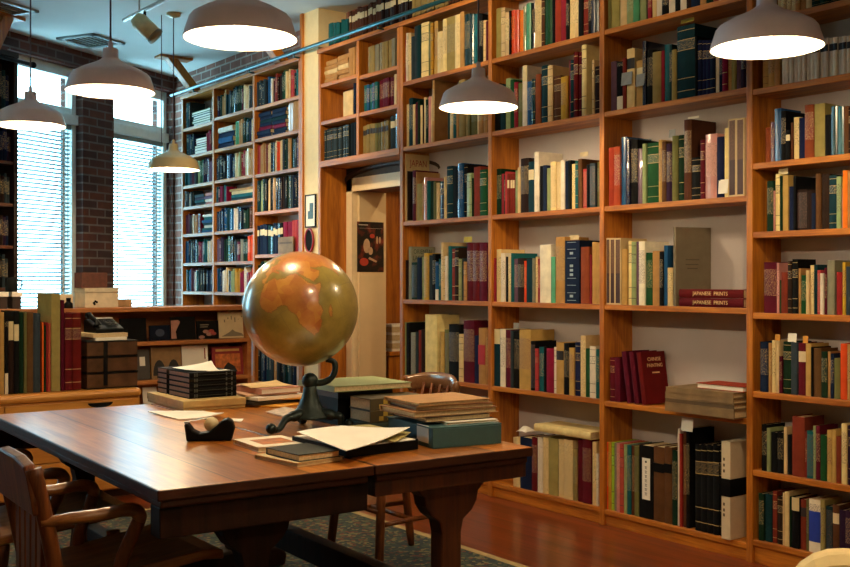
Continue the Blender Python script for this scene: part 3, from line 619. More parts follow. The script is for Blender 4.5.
# ------------------------------------------------------------------ the books on the long case
ROWS.sort(key=lambda b: -b['area'])
SPECIAL = ('JAPAN', 'ORIENT', 'A', 'B', 'N', 'R', 'F', 'V', 'K')
NB = 274
stuff = MB()
XT = Matrix(((1, 0, 0, 0), (0, 0, -1, 0), (0, 1, 0, 0), (0, 0, 0, 1)))       # lettering on a cover: reads along +X, faces -Y
ST = Matrix(((0, 0, -1, 0), (-1, 0, 0, 0), (0, 1, 0, 0), (0, 0, 0, 1)))      # lettering on a spine: reads along -Y, faces -X
SV = Matrix(((0, 0, -1, 0), (0, 1, 0, 0), (-1, 0, 0, 0), (0, 0, 0, 1))) @ Matrix.Rotation(PI / 2, 4, 'Z')
def special_book(b, sp, gr):
    w, h = b['w'], b['h']; loc = (XS, b['y'], b['z'])
    if sp == 'F':
        o = thing('slipcase', b['label'].replace('dark-brown book', 'brown cream-edged slipcase').replace('upright ', '').replace('tall ', '').replace('thick ', '').replace('slim ', '').replace('dark-brown', 'such'), 'slipcase', loc, group=gr)
        cr = plain('slipcase_cream', 'cbb488', .6, var=.06); MB().box((0, -w / 2, 0), (.2, w / 2, h), cr).build('case', parent=o)
        mb = MB(); e = w * .14; mb.box((-.0012, -w / 2 + e, .008), (.01, w / 2 - e, h * .47), plain('slipcase_purple', '3a2226', .6)); mb.box((-.0012, -w / 2 + e, h * .47), (.01, w / 2 - e, h - .008), plain('slipcase_brown', '5e4030', .6, var=.3, scale=120)); mb.build('spine', parent=o)
        return o
    if sp == 'V':
        o = thing('archive_box', 'white box with black middle band, right end of lowest shelf, third bay from doorway', 'box', (D - .018, b['y'], b['z']), group=gr)
        MB().box((0, -w / 2, 0), (.2, w / 2, h), plain('box_cream', 'd2c2a4', .6, var=.05)).build('body', parent=o, bevel=.002)
        MB().box((-.002, -w / 2 - .001, h * .44), (.202, w / 2 + .001, h * .62), BLACK).build('band', parent=o)
        for zs in ((.82, .76, .7), (.36, .3, .25)):
            mb = MB()
            for z in zs: mb.box((-.0006, .0 + w * .1, h * z - .008), (0, w * .3, h * z + .006), plain('box_ink', '5a4c3c', .7))
            mb.build('lettering', parent=o)
        return o
    if sp == 'B':
        o = thing('binder', 'black binder with tall white spine label beside colourful thin books, lowest shelf', 'binder', loc, group=gr)
        mb = MB(); th, bul = book_cover(mb, w, h, .19, 'black', 'n'); mb.build('cover', parent=o, fixn=False)
        pb = MB(); book_pages(pb, w, h, .19, th, bul); pb.build('pages', parent=o)
        MB().box((-.0012, -w * .3, h * .26), (.002, w * .24, h * .83), PAPER).build('spine_label', parent=o)
        mb = MB(); ink = plain('label_ink', '1c2a1c', .7)
        mb.prism([(w * -.03 + .006 * math.cos(k * PI / 4), h * .78 + .006 * math.sin(k * PI / 4)) for k in range(8)], 'x', -.0018, -.001, ink)
        for k in range(7):
            z = h * (.7 - k * .06)
            for dy, dz, a, c_ in ((-.008, .004, .016, .0016), (-.006, -.001, .012, .0014), (-.001, -.006, .002, .013), (-.008, -.007, .015, .0015)):
                mb.box((-.0018, w * -.03 + dy, z + dz), (-.001, w * -.03 + dy + a, z + dz + c_), ink)
        mb.build('lettering', parent=o); return o
    d = .208 if sp == 'A' else .196 if sp in ('JAPAN', 'A', 'ORIENT') else .185
    base = None
    if sp == 'A': base = plain('album_grey_brown', '6e6450', .8, var=.08)
    if sp == 'JAPAN': base = plain('jacket_cream', 'c8ae78', .5, var=.08)
    o = make_book(w, h, d, b['c'], 'n', False, loc, base=base, name='album' if sp == 'A' else 'book')
    if sp == 'JAPAN':
        tag(o, 'large cream book lettered JAPAN on its cover, fourth shelf up beside doorway', 'book', gr)
        lettering('JAPAN', .062, plain('faded_red_ink', '94382a', .6), o, Matrix.Translation((.105, -w / 2 - .0004, h - .062)) @ XT, sx=.8)
        MB().box((.012, -w / 2 - .0008, .01), (.19, -w / 2, h - .115), plain('jacket_photo', '2a2018', .4, var=.5, scale=14)).build('cover_picture', parent=o)
    elif sp == 'ORIENT':
        tag(o, 'grey book with ORIENTAL lettered on its cover, third shelf up beside doorway', 'book', gr)
        ik = plain('green_ink', '2a3a22', .6)
        lettering('ORIENTAL', .043, ik, o, Matrix.Translation((.1, -w / 2 - .0004, h - .035)) @ XT, sx=.8)
        lettering('LACQUER', .043, ik, o, Matrix.Translation((.09, -w / 2 - .0004, h - .078)) @ XT, sx=.8)
    elif sp == 'A':
        tag(o, 'tall grey-brown album with plain cover showing, beside two flat maroon volumes', 'album', gr)
        o.rotation_euler = (0, 0, -.28)
        mb = MB(); ik = plain('album_ink', '4a4030', .8)
        for z, a, c_ in ((.19, .07, .13), (.172, .06, .135), (.15, .06, .14)): mb.box((a, -w / 2 - .0006, h - z * h / .36), (c_, -w / 2, h - z * h / .36 + .004), ik)
        mb.build('lettering', parent=o)
    elif sp == 'N':
        tag(o, 'thick navy volume with pale spine lettering, third shelf up, second bay from doorway', 'book', gr)
        mb = MB(); ik = plain('pale_blue_lettering', '9aa8b0', .5)
        for z in (.97, .86, .72, .4, .29, .17, .05): mb.box((-.0006, -w * .3, h * z - .0012), (.0004, w * .3, h * z + .0012), ik)
        for z in (.8, .6, .53, .46, .12): mb.box((-.0006, -w * .1, h * z - .008), (.0004, w * .12, h * z + .006), ik)
        mb.build('spine_lettering', parent=o)
    elif sp == 'R':
        tag(o, b['label'].replace('tan book', 'tan book with red spine label').replace('upright ', '').replace(' shelf up', ' shelf'), 'book', gr)
        MB().box((-.001, -w / 2 + .001, h * .35), (.003, w / 2 - .001, h * .7), plain('red_label', 'a01820', .5)).build('spine_label', parent=o, label='red spine label')
    elif sp == 'K':
        tag(o, b['label'], 'book', gr)
        MB().box((-.001, -w / 2 + .0005, h * .66), (.004, w / 2 - .0005, h * .78), BLACK).build('spine_band', parent=o, label='black spine band')
    return o
for k, b in enumerate(ROWS):
    sp = next((f for f in b['fl'] if f in SPECIAL), None)
    gloss = 'g' in b['fl']; st = next((f for f in b['fl'] if f in 'btlkwups' and len(f) == 1), None) or pick_style(b['c'], b['w'])
    gr = f"books on {ROWNAME[b['row']]}, {BAYNAME[b['bay']]}"
    d = min(.192, max(.11, b['h'] * (.58 + .1 * random.random())))
    if sp: special_book(b, sp, gr); continue
    xo = random.uniform(-.004, .006)
    if k < NB:
        o = make_book(b['w'], b['h'], d, b['c'], st, gloss, (XS + xo, b['y'], b['z']))
        tag(o, b['label'], 'book', gr)
    else:
        M = Matrix.Translation((XS + xo, b['y'], b['z']))
        th, bul = book_cover(stuff, b['w'], b['h'], d, b['c'], st, gloss, M=M); book_pages(stuff, b['w'], b['h'], d, th, bul, M=M)

# flat and leaning volumes on the long case
def flat_book(name, y0, y1, z, h, c, x, d, label, cat, group, letter=None, style='n', pages=None):
    # lies on its side: spine to the room, its length along the shelf
    o = make_book(h, y0 - y1, d, c, style, False, (x, y1, z + h / 2), rot=None, name=name, pages=pages)
    o.rotation_euler = Euler((-PI / 2, 0, 0)); tag(o, label, cat, group)
    if letter: lettering(letter, h * .62, GOLD, o, Matrix.Translation((-.0003, 0, (y0 - y1) / 2)) @ Matrix(((0, 0, -1, 0), (0, -1, 0, 0), (-1, 0, 0, 0), (0, 0, 0, 1))))
    return o
z3 = 1.171; ya, yb = on_x(680.5, 300, XS).y, on_x(744.5, 300, XS).y
for k in range(2):
    flat_book('book', ya, yb, z3 + k * .043, .041, 'maroon', XS - .012, .075, ['lower of the two maroon volumes lying flat on the third shelf up', 'upper of the two maroon volumes lying flat on the third shelf up'][k], 'book', 'flat maroon volumes', 'JAPANESE  PRINTS')
a = math.radians(8.6); w = .03; hh = .268
for k, px in enumerate((626.5, 634, 641.5)):
    y = on_x(px, 408, XS).y
    o = make_book(w, hh, .185, 'maroon', 'n', False, (XS, y - w / 2, .6608 + w / 2 * math.sin(a)), rot=(-a, 0, 0)); o.location.y = y - w / 2 * math.cos(a)
    tag(o, ['maroon book leaning left, innermost of three on the second shelf up', 'maroon book leaning left, middle of three on the second shelf up', 'maroon book leaning left with gilt titled cover facing out, second shelf up'][k], 'book', 'leaning maroon books')
    if k == 2:
        lettering('CHINESE', .026, GOLD, o, Matrix.Translation((.1, -w / 2 - .0003, hh - .04)) @ XT)
        lettering('PAINTING', .026, GOLD, o, Matrix.Translation((.1, -w / 2 - .0003, hh - .072)) @ XT)
        MB().box((.075, -w / 2 - .0005, hh - .112), (.13, -w / 2, hh - .105), GOLD).build('cover_line', parent=o)
# brown portfolios in a pile on the same shelf
PORT = plain('portfolio_brown', '7a6240', .7, var=.25, scale=14); PORT2 = plain('portfolio_dark', '54422a', .7, var=.25, scale=14)
yc = (on_x(674, 410, D).y + on_x(743.5, 410, D).y) / 2; zt = .6612
for k, (t_, ln, dp, rz) in enumerate(((.04, .41, .25, 0), (.026, .4, .24, .012), (.024, .405, .24, -.012), (.026, .395, .235, .012))):
    o = thing('portfolio', f"brown cloth portfolio lying flat under a white-edged book, {['bottom', 'second from bottom', 'third from bottom', 'top'][k]} of four", 'portfolio', (D + .03, yc, zt), rz, 'pile of brown portfolios')
    mb = MB(); mb.box((-.1, -ln / 2, 0), (dp - .1, ln / 2, .004), PORT).box((-.1, -ln / 2, t_ - .004), (dp - .1, ln / 2, t_), PORT).box((-.1, -ln / 2, .004), (-.095, ln / 2 * .99, t_ - .004), PORT if k != 1 else PORT2)
    mb.build('cover', parent=o); MB().box((-.094, -ln / 2 + .005, .0042), (dp - .106, ln / 2 - .005, t_ - .0042), PAGES).build('sheets', parent=o); zt += t_ + .0008
y0 = on_x(698, 400, D).y
o = flat_book('book', y0, y0 - .27, zt, .026, 'red', D - .012, .17, 'white-edged red book lying on the pile of brown portfolios', 'book', 'pile of brown portfolios', pages=PAPER)
o.rotation_euler = Euler((-PI / 2, 0, 0)); o.location.x += .17; o.rotation_euler = (PI / 2, 0, PI); o.location.y = y0 - .27; 
# flat tan volume lying across the lowest shelf of the second bay
zt = max(b['z'] + b['h'] for b in ROWS if b['bay'] == 'B4' and b['row'] == 1 and b['i'] >= 3) + .001
flat_book('book', on_x(534.5, 433, D).y, on_x(591, 433, D).y, zt, .04, 'cream', D - .005, .2, 'thick cream volume lying flat across upright books on the lowest shelf', 'book', 'flat volumes on the long case')
mb = MB(); pts = []
for i in range(7):
    pts.append([(D + .04 + .016 * j, on_x(511, 430, D).y - .014 * i, zt - .034 + .034 * math.sin(PI * (i + .5) / 7) * math.sin(PI * (j + .5) / 6) + random.uniform(0, .006)) for j in range(6)])
mb.sheet(pts, PAPER, .002); o = mb.build('paper_bag', fixn=True); tag(o, 'crumpled pale bag on the navy and cream books, lowest shelf', 'bag')
# paper slips standing out of books
SL = {'white': PAPER, 'yellow': plain('yellow_slip', 'b8a838', .7), 'grey': plain('grey_slip', '8a8e90', .7), 'orange': plain('orange_slip', 'c88a30', .7), 'cream': plain('cream_slip', 'cdbd98', .7)}
for px0, px1, y0, y1, c, off, lab in ((464, 472, 236.5, 242.5, 'yellow', .06, 'yellow slip standing out above the maroon books beside the doorway'), (718.5, 728, 179, 194, 'white', -.006, 'white card in front of books beside the brown slipcases'),
        (621.5, 632, 71, 86, 'grey', -.006, 'pale slip folded over books on the fifth shelf, third bay'), (636, 644.5, 73, 87, 'grey', -.008, 'grey card in front of tan book, fifth shelf, third bay'),
        (580, 588, 151.5, 157, 'cream', .06, 'cream slip above coral spine, fourth shelf, second bay'), (681, 694, 17, 24, 'yellow', .05, 'yellow slip on top of the tall dark-teal volume, fifth shelf'),
        (688, 699, 115.5, 119.5, 'white', .05, 'pale slip on top of tall brown and black volume, fourth shelf'), (669, 675.5, 129, 138, 'grey', .03, 'pale slip above olive book, fourth shelf, third bay'),
        (788, 796.5, 333.5, 342, 'white', .03, 'white slip above dark slate book, third shelf, fourth bay'), (803, 808, 336, 343, 'orange', .03, 'orange slip above maroon book with label, third shelf, fourth bay'),
        (775, 780, 334.5, 342, 'orange', .03, 'orange slip above cream books, third shelf, fourth bay'), (778.5, 788, 168, 175, 'cream', .03, 'cream slip above cream and green books, fifth shelf, fourth bay'),
        (569, 579, 235, 240, 'cream', .05, 'cream slip on top of thick navy volume, third shelf'), (513.5, 519, 323, 328.5, 'grey', .04, 'pale slip above black book, second shelf, second bay'), (681.5, 693, 419.5, 430.5, 'white', -.012, 'white tag hanging over the brown books, lowest shelf')):
    a_, b_ = on_x(px0, y1, XS + off), on_x(px1, y0, XS + off)
    mb = MB(); c0_ = ((a_.y + b_.y) / 2, (a_.z + b_.z) / 2); hw_, hz = (a_.y - b_.y) / 2, (b_.z - a_.z) / 2
    mb.M = Matrix.Rotation(.1, 4, 'Y'); mb.box((-.0006, -hw_, -hz), (.0006, hw_, hz), SL[c])
    tag(mb.build('paper_slip', loc=(XS + off, c0_[0], c0_[1])), lab, 'paper slip', 'slips among the books')

# ------------------------------------------------------------------ crowded far case, over-door case and case top: one mass of books
def run(yh, yl, z, zmax, cols, hf=(.7, .92), wf=(.018, .034), st=None, x=None):
    y = yh; i = 0
    while y > yl + .012:
        w = min(random.uniform(*wf), y - yl - .002); c = cols[min(int((yh - y) / (yh - yl) * len(cols)), len(cols) - 1)] if len(cols) > 3 else random.choice(cols)
        h = min((zmax - z) * random.uniform(*hf), .34); d = min(.178, max(.1, h * .65))
        M = Matrix.Translation(((x or XS) + random.uniform(0, .015), y - w / 2, z + .001))
        th, bul = book_cover(stuff, w - .001, h, d, c, st or pick_style(c, w), random.random() < .15, M=M); book_pages(stuff, w - .001, h, d, th, bul, M=M)
        y -= w; i += 1
def pile(yh, yl, z, n, cols, t=(.018, .03), pages_out=False):
    for k in range(n):
        h = random.uniform(*t); ln = (yh - yl) * random.uniform(.85, 1); c = cols[k % len(cols)]
        M = Matrix.Translation((XS + random.uniform(0, .02), yl, z + h / 2 + .0005)) @ Matrix.Rotation(-PI / 2, 4, 'X')
        if pages_out: M = Matrix.Translation((XS + .16, yl, z + h / 2 + .0005)) @ Matrix.Rotation(PI, 4, 'Z') @ Matrix.Rotation(PI / 2, 4, 'X')
        th, bul = book_cover(stuff, h - .001, ln, .15, c, 'n', M=M); book_pages(stuff, h - .001, ln, .15, th, bul, M=M, mat=PAPER if pages_out else None); z += h
g = UT / 2 + .004
L1 = [z for z in FC1]; 
c1a, c1b = fy[0] - g, fy[1] + g; c2a, c2b = fy[1] - g, fy[2] + g; c3a, c3b = fy[2] - g, fy[3] + g
def sub(a, b, f0, f1): return a + (b - a) * f0, a + (b - a) * f1
s = sub
run(*s(c1a, c1b, 0, .18), 2.72, 2.99, ['slate', 'teal'], (.8, .9)); pile(*s(c1a, c1b, .2, .85), 2.72, 6, ['teal', 'sage', 'grey', 'spruce'], pages_out=True); run(*s(c1a, c1b, .88, 1), 2.72, 2.99, ['forest', 'spruce'])
run(*s(c1a, c1b, 0, .3), 2.46, 2.69, ['spruce', 'navy', 'teal']); pile(*s(c1a, c1b, .32, .72), 2.46, 6, ['white', 'slate', 'sage', 'mauve', 'pink'], pages_out=True); run(*s(c1a, c1b, .74, 1), 2.46, 2.69, ['red', 'black', 'crimson'])
run(c1a, c1b, 2.183, 2.43, ['teal', 'navy', 'maroon', 'slate', 'sage', 'green', 'purple', 'mauve', 'mauve', 'teal'])
run(*s(c1a, c1b, 0, .28), 1.985, 2.15, ['white', 'slate', 'black']); pile(*s(c1a, c1b, .3, .66), 1.985, 4, ['slate', 'teal', 'purple']); pile(*s(c1a, c1b, .68, 1), 1.985, 4, ['pink', 'white', 'mauve'])
run(*s(c1a, c1b, 0, .55), 1.73, 1.95, ['maroon', 'umber', 'tan', 'tan', 'mauve', 'maroon'], wf=(.03, .05)); pile(*s(c1a, c1b, .57, 1), 1.73, 7, ['blue', 'teal', 'white', 'spruce'])
run(c1a, c1b, 1.46, 1.7, ['blue', 'navy', 'slate', 'navy', 'spruce', 'crimson', 'mauve', 'teal', 'cream', 'white', 'cream'])
run(c1a, c1b, 1.195, 1.43, ['teal', 'blue', 'mauve', 'white', 'teal', 'slate', 'slate', 'black', 'navy', 'navy', 'teal'])
pile(*s(c1a, c1b, 0, .45), .85, 7, ['slate', 'teal', 'cream']); pile(*s(c1a, c1b, .5, 1), .85, 7, ['navy', 'blue'])
run(c2a, c2b, 2.742, 2.99, ['purple', 'forest', 'tan', 'spruce', 'slate', 'forest', 'spruce', 'forest', 'maroon', 'cream', 'cream', 'slate', 'slate'])
pile(*s(c2a, c2b, 0, .45), 2.46, 4, ['navy', 'blue', 'navy', 'white'], t=(.04, .05)); run(*s(c2a, c2b, .5, 1), 2.46, 2.71, ['mint', 'tan', 'forest', 'spruce', 'navy', 'cream'])
run(c2a, c2b, 2.183, 2.43, ['slate', 'black', 'umber', 'navy', 'navy', 'cream', 'sage', 'red', 'cream', 'tan', 'cream'], wf=(.025, .05))
run(*s(c2a, c2b, 0, .3), 1.985, 2.15, ['crimson', 'teal', 'maroon']); pile(*s(c2a, c2b, .33, 1), 1.985, 4, ['spruce', 'teal', 'cream', 'tan'])
run(c2a, c2b, 1.73, 1.95, ['navy', 'navy', 'blue', 'spruce', 'blue', 'white', 'navy', 'black', 'forest', 'brown', 'umber'])
run(*s(c2a, c2b, 0, .55), 1.46, 1.7, ['mauve', 'purple', 'forest', 'green', 'black', 'slate']); run(*s(c2a, c2b, .55, 1), 1.46, 1.7, ['maroon', 'grey', 'forest', 'orange', 'orange', 'orange'], wf=(.03, .07))
run(c2a, c2b, 1.195, 1.43, ['blue', 'navy', 'white', 'cream', 'slate', 'sage', 'mustard', 'mustard', 'crimson', 'white', 'crimson', 'coral', 'orange'])
pile(c2a, c2b, .85, 8, ['teal', 'spruce', 'slate', 'blue'])
run(c3a, c3b, 2.735, 2.99, ['slate', 'slate', 'slate', 'black', 'blue', 'white', 'black', 'rust', 'umber', 'forest', 'green', 'cream', 'cream', 'coral', 'black', 'teal', 'spruce'])
for f in (0, .34): pile(*s(c3a, c3b, f, f + .32), 2.47, 7, ['navy', 'navy', 'crimson', 'navy', 'spruce'], t=(.026, .034))
run(*s(c3a, c3b, .72, 1), 2.47, 2.7, ['tan', 'cream'], (.95, .98), (.09, .1), 'n')
run(c3a, c3b, 2.176, 2.44, ['coral', 'tan', 'tan', 'rust', 'cream', 'slate', 'slate', 'cream', 'orange', 'cream', 'slate', 'forest', 'tan', 'forest', 'slate', 'mauve', 'white'], (.85, .95), (.012, .026))
run(c3a, c3b, 1.863, 2.14, ['spruce', 'sage', 'forest', 'black', 'cream', 'black', 'tan', 'black', 'navy', 'umber', 'black', 'forest', 'slate', 'navy', 'black', 'navy'], (.9, .97), (.01, .018))
run(*s(c3a, c3b, 0, .6), 1.51, 1.83, ['navy', 'navy', 'spruce', 'navy', 'black'], (.7, .8), (.035, .05), 'l'); run(*s(c3a, c3b, .6, 1), 1.51, 1.83, ['crimson', 'crimson', 'coral'], (.78, .82), (.05, .07), 'n')
run(c3a, c3b, 1.19, 1.48, ['forest', 'sage', 'umber', 'slate', 'navy', 'tan']); run(c3a, c3b, .85, 1.16, ['black', 'slate', 'navy', 'umber'], (.8, .9)); run(c3a, c3b, .46, .82, ['black', 'slate', 'navy', 'spruce', 'slate', 'tan', 'slate', 'black', 'slate', 'spruce', 'slate', 'navy', 'white', 'black'], (.75, .9))
# over the doorway
o1a, o1b, o2a, o2b = yA - g, yB + g, yB - g, y3 + g
TANB = ['tan', 'tan', 'cream']
pile(*s(o1a, o1b, .0, .38), 2.77, 5, TANB, (.03, .035)); pile(*s(o1a, o1b, .4, .72), 2.77, 5, TANB, (.035, .036)); run(*s(o1a, o1b, .73, 1), 2.77, 2.99, ['tan', 'tan'], (.9, .95), (.03, .05), 'n')
run(*s(o1a, o1b, .56, .84), 2.488, 2.74, ['cream'], (.72, .74), (.13, .14), 'n'); run(*s(o1a, o1b, .85, 1), 2.488, 2.74, ['slate', 'navy', 'teal'], (.85, .9), (.02, .03))
run(*s(o1a, o1b, .02, .75), 2.191, 2.455, ['slate'], (.86, .9), (.028, .034), 'b'); run(*s(o1a, o1b, .77, .97), 2.191, 2.455, ['black'], (.9, .95), (.05, .06), 'n')
run(*s(o2a, o2b, .15, .9), 2.75, 2.99, ['grey', 'khaki', 'grey'], (.78, .82), (.035, .05), 'n')
run(*s(o2a, o2b, .05, .45), 2.488, 2.72, ['blue', 'teal', 'blue'], (.8, .84), (.03, .04), 't'); run(*s(o2a, o2b, .45, .84), 2.488, 2.72, ['maroon'], (.84, .88), (.04, .05), 't'); run(*s(o2a, o2b, .85, 1), 2.488, 2.72, ['sage', 'cream'], (.88, .92))
run(*s(o2a, o2b, .0, .74), 2.191, 2.455, ['khaki', 'khaki', 'olive', 'khaki', 'khaki'], (.76, .78), (.03, .035), 'k'); run(*s(o2a, o2b, .76, 1), 2.191, 2.455, ['sage', 'slate'], (.85, .9), (.05, .06), 'l')
# on top of the case
run(on_x(323, 0, D).y, on_x(343, 0, D).y, 3.03, 3.3, ['teal', 'spruce', 'teal'], (.6, .7), (.03, .04), 'n', x=D + .03)
run(on_x(344, 0, D).y, on_x(480, 0, D).y, 3.03, 3.32, ['brown', 'umber', 'khaki', 'brown'], (.72, .8), (.03, .045), 'l', x=D + .03)
o = stuff.build('shelf_books', fixn=False); tag(o, 'mass of smaller books crowding the far bookcase, the door-top shelves and rows between larger books', 'books', kind='stuff')
# brown box standing in front of books on the far case, orange-backed sign-like book
bx = on_x(287, 246, D - .02)
o = thing('file_box', 'brown box in front of pink books on the far bookcase, above the globe', 'box', (D + .0, on_x(285.5, 246, D).y, 1.511))
MB().box((.0, -.12, .0), (.012, .12, .13), PORT).build('front', parent=o, bevel=.002); MB().box((-.0015, -.1, .075), (0, .1, .09), PORT2).build('label_strip', parent=o)

# ------------------------------------------------------------------ pendant lamps
def lamp(name, label, loc, en=ENAMEL, power=30, R_=.2):
    r = thing(name, label, 'lamp', loc, group='enamel pendant lamps'); k = R_ / .2
    out = [(.2, 0), (.1985, .012), (.18, .07), (.168, .084), (.125, .108), (.07, .132), (.046, .146), (.036, .156), (.034, .196), (.03, .2)]
    inn = [(.03, .197), (.032, .156), (.068, .128), (.123, .104), (.165, .08), (.177, .068), (.1955, .012), (.197, 0)]
    MB().lathe([(a * k, b * k) for a, b in out], en, 48).build('shade', parent=r, fixn=False)
    MB().lathe([(a * k, b * k) for a, b in inn] + [(.2 * k, 0)], INNER, 48).build('shade_lining', parent=r, fixn=False, label='white inside of the shade')
    MB().lathe([(.03, .2), (.012, .203), (.01, .23), (.004, .235)], en, 20).build('cap', parent=r, fixn=False)
    MB().tube([(0, 0, .23), (0, 0, CEZ - loc[2] - .03)], .0045, CORD, 8).build('cord', parent=r)
    MB().lathe([(.0001, CEZ - loc[2]), (.055, CEZ - loc[2]), (.055, CEZ - loc[2] - .02), (.01, CEZ - loc[2] - .035), (.0001, CEZ - loc[2] - .035)], en, 24).build('ceiling_rose', parent=r)
    MB().lathe([(.018, .15), (.018, .11), (.03, .09), (.036, .07), (.03, .048), (.015, .038), (.0001, .036)], plain('bulb_glow', 'fff4e0', .4, emit='ffe2b0', strength=LAMPS['bulb']), 20).build('bulb', parent=r, fixn=False)
    ld = bpy.data.lights.new('lamp_light', 'POINT'); ld.energy = power; ld.color = LAMPS['col']; ld.shadow_soft_size = .05
    lo = bpy.data.objects.new('lamp_light', ld); C.objects.link(lo); lo.parent = r; lo.location = (0, 0, .035)
    return r

for px, py, w, lab, en in ((240.5, 39, 113, 'large white enamel pendant lamp at top, its neck cut off by the photo edge', ENAMEL), (110.5, 92, 87, 'white enamel pendant lamp hanging in front of the brick pier between windows', ENAMEL),
        (30.5, 126, 68, 'white enamel pendant lamp hanging before the window at far left', ENAMEL), (173.5, 170, 52, 'small cream pendant lamp hanging before the far bookcase', ENAMEL_C),
        (478.5, 108, 79, 'white enamel pendant lamp hanging before the bay beside the doorway', ENAMEL), (766.5, 48.5, 110, 'white enamel pendant lamp hanging before the bay at the photo\'s right edge', ENAMEL)):
    t = FL * .4 / w
    lamp('pendant_lamp', lab, at_t(px, py, t), en, LAMPS['p'])
lamp('pendant_lamp', 'unseen white enamel pendant lamp added to light the cream upholstered chair', (1.72, .42, 2.15), ENAMEL, LAMPS['p'])  # unseen lamp added in line with the row, to brighten the chair
lamp('pendant_lamp', 'white enamel pendant lamp above the near end of the tables', (1.72, 1.9, 2.15), ENAMEL, LAMPS['p'])

# ------------------------------------------------------------------ ceiling fittings
tr = thing('track_light', 'track with cream spotlight can on the ceiling near the windows', 'spotlight', on_z(147, 10, 3.24))
pA, pB = on_z(124, 20, 3.24), on_z(166, -1, 3.24); base = tr.location
za = CEZ - .12 - base.z
dirv = Vector((pB.x - pA.x, pB.y - pA.y, 0)).normalized()
a_, b_ = Vector((pA.x - base.x, pA.y - base.y, pA.z - base.z)), Vector((pA.x - base.x, pA.y - base.y, pA.z - base.z)) + dirv * 1.9
MB().tube([a_, b_], .016, plain('track_metal', 'b8b0a8', .35, metal=.4), 10).build('track', parent=tr)
mb = MB()
for f in (.15, .85):
    p_ = a_.lerp(b_, f); MB().tube([p_, (p_.x, p_.y, CEZ - base.z)], .006, plain('track_metal', 'b8b0a8', .35), 8).build('hanger', parent=tr)
mid = a_ + dirv * ((Vector((0, 0, 0)) - a_).dot(dirv))
MB().tube([(mid.x, mid.y, mid.z - .01), (mid.x, mid.y, mid.z - .07)], .01, BLACK, 10).build('stem', parent=tr)
ax = Vector((.55, -.35, -.62)).normalized(); p0 = Vector((mid.x, mid.y, mid.z - .12)) - ax * .09
can = MB(); can.tube([p0, p0 + ax * .03, p0 + ax * .031, p0 + ax * .2], [.045, .06, .062, .062], plain('spot_cream', 'd8cc9c', .45), 24); can.build('can', parent=tr)
can = MB(); can.tube([p0 + ax * .18, p0 + ax * .203], [.064, .064], plain('spot_rim', '8a8060', .4), 24); can.build('rim', parent=tr)
t2 = thing('track_light', 'track with four spotlight cans aimed at the top shelves, above the photo', 'spotlight', (2.35, 4.6, CEZ - .1))
MB().tube([(0, -1.3, 0), (0, 1.4, 0)], .016, plain('track_metal', 'b8b0a8', .35), 10).build('track', parent=t2)
for y in (-1.1, 1.2): MB().tube([(0, y, .0), (0, y, .1)], .006, plain('track_metal', 'b8b0a8', .35), 8).build('hanger', parent=t2)
for y, tgt, pw_, cone in SPOTS:
    q0 = Vector((0, y, -.11)); tv = (Vector(tgt) - t2.location - q0).normalized()
    MB().tube([(0, y, 0), (0, y, -.08)], .01, BLACK, 8).build('stem', parent=t2)
    cn = MB(); cn.tube([q0 - tv * .06, q0 - tv * .03, q0 - tv * .029, q0 + tv * .11], [.04, .058, .06, .06], plain('spot_cream', 'd8cc9c', .45), 24); cn.build('can', parent=t2)
    sl_ = bpy.data.lights.new('spot_light', 'SPOT'); sl_.energy = pw_; sl_.color = LAMPS['col']; sl_.spot_size = math.radians(cone); sl_.spot_blend = .85; sl_.shadow_soft_size = .04
    so_ = bpy.data.objects.new('spot_light', sl_); C.objects.link(so_); so_.parent = t2; so_.location = q0 + tv * .125; so_.rotation_euler = tv.to_track_quat('-Z', 'Y').to_euler()
p_ = at_t(91, 40, 7.2); p_ = Vector((p_.x, p_.y, CEZ)); k_ = (CEZ - CAMZ) / ((CY - 40) / FL); p_ = Vector((ray(91).x * k_, ray(91).y * k_, CEZ))
def ceil_pt(px, py):
    t = (CEZ - CAMZ) * FL / (CY - py); r = ray(px); return Vector((r.x * t, r.y * t, CEZ))
for (px, py, lab) in ((91, 40, 'square metal air vent in the ceiling near the windows'), (-1, 7, 'metal air vent in the ceiling at the left edge of the photo')):
    v = thing('ceiling_vent', lab, 'air vent', ceil_pt(px, py), .0, 'ceiling vents'); v.rotation_euler = (0, 0, WA); VM = plain('vent_metal', '9aa4a4', .5, var=.04)
    mb = MB(); s_ = .2
    for a0, a1, b0, b1 in ((-s_, s_, -s_, -s_ + .04), (-s_, s_, s_ - .04, s_), (-s_, -s_ + .04, -s_, s_), (s_ - .04, s_, -s_, s_)): mb.box((a0, b0, -.018), (a1, b1, -.001), VM)
    mb.build('frame', parent=v)
    mb = MB()
    for k in range(6): y = -s_ + .06 + k * .056; mb.M = Matrix.Translation((0, y, -.012)) @ Matrix.Rotation(.6, 4, 'X'); mb.box((-s_ + .04, -.016, -.001), (s_ - .04, .016, .001), VM)
    mb.build('louvres', parent=v)
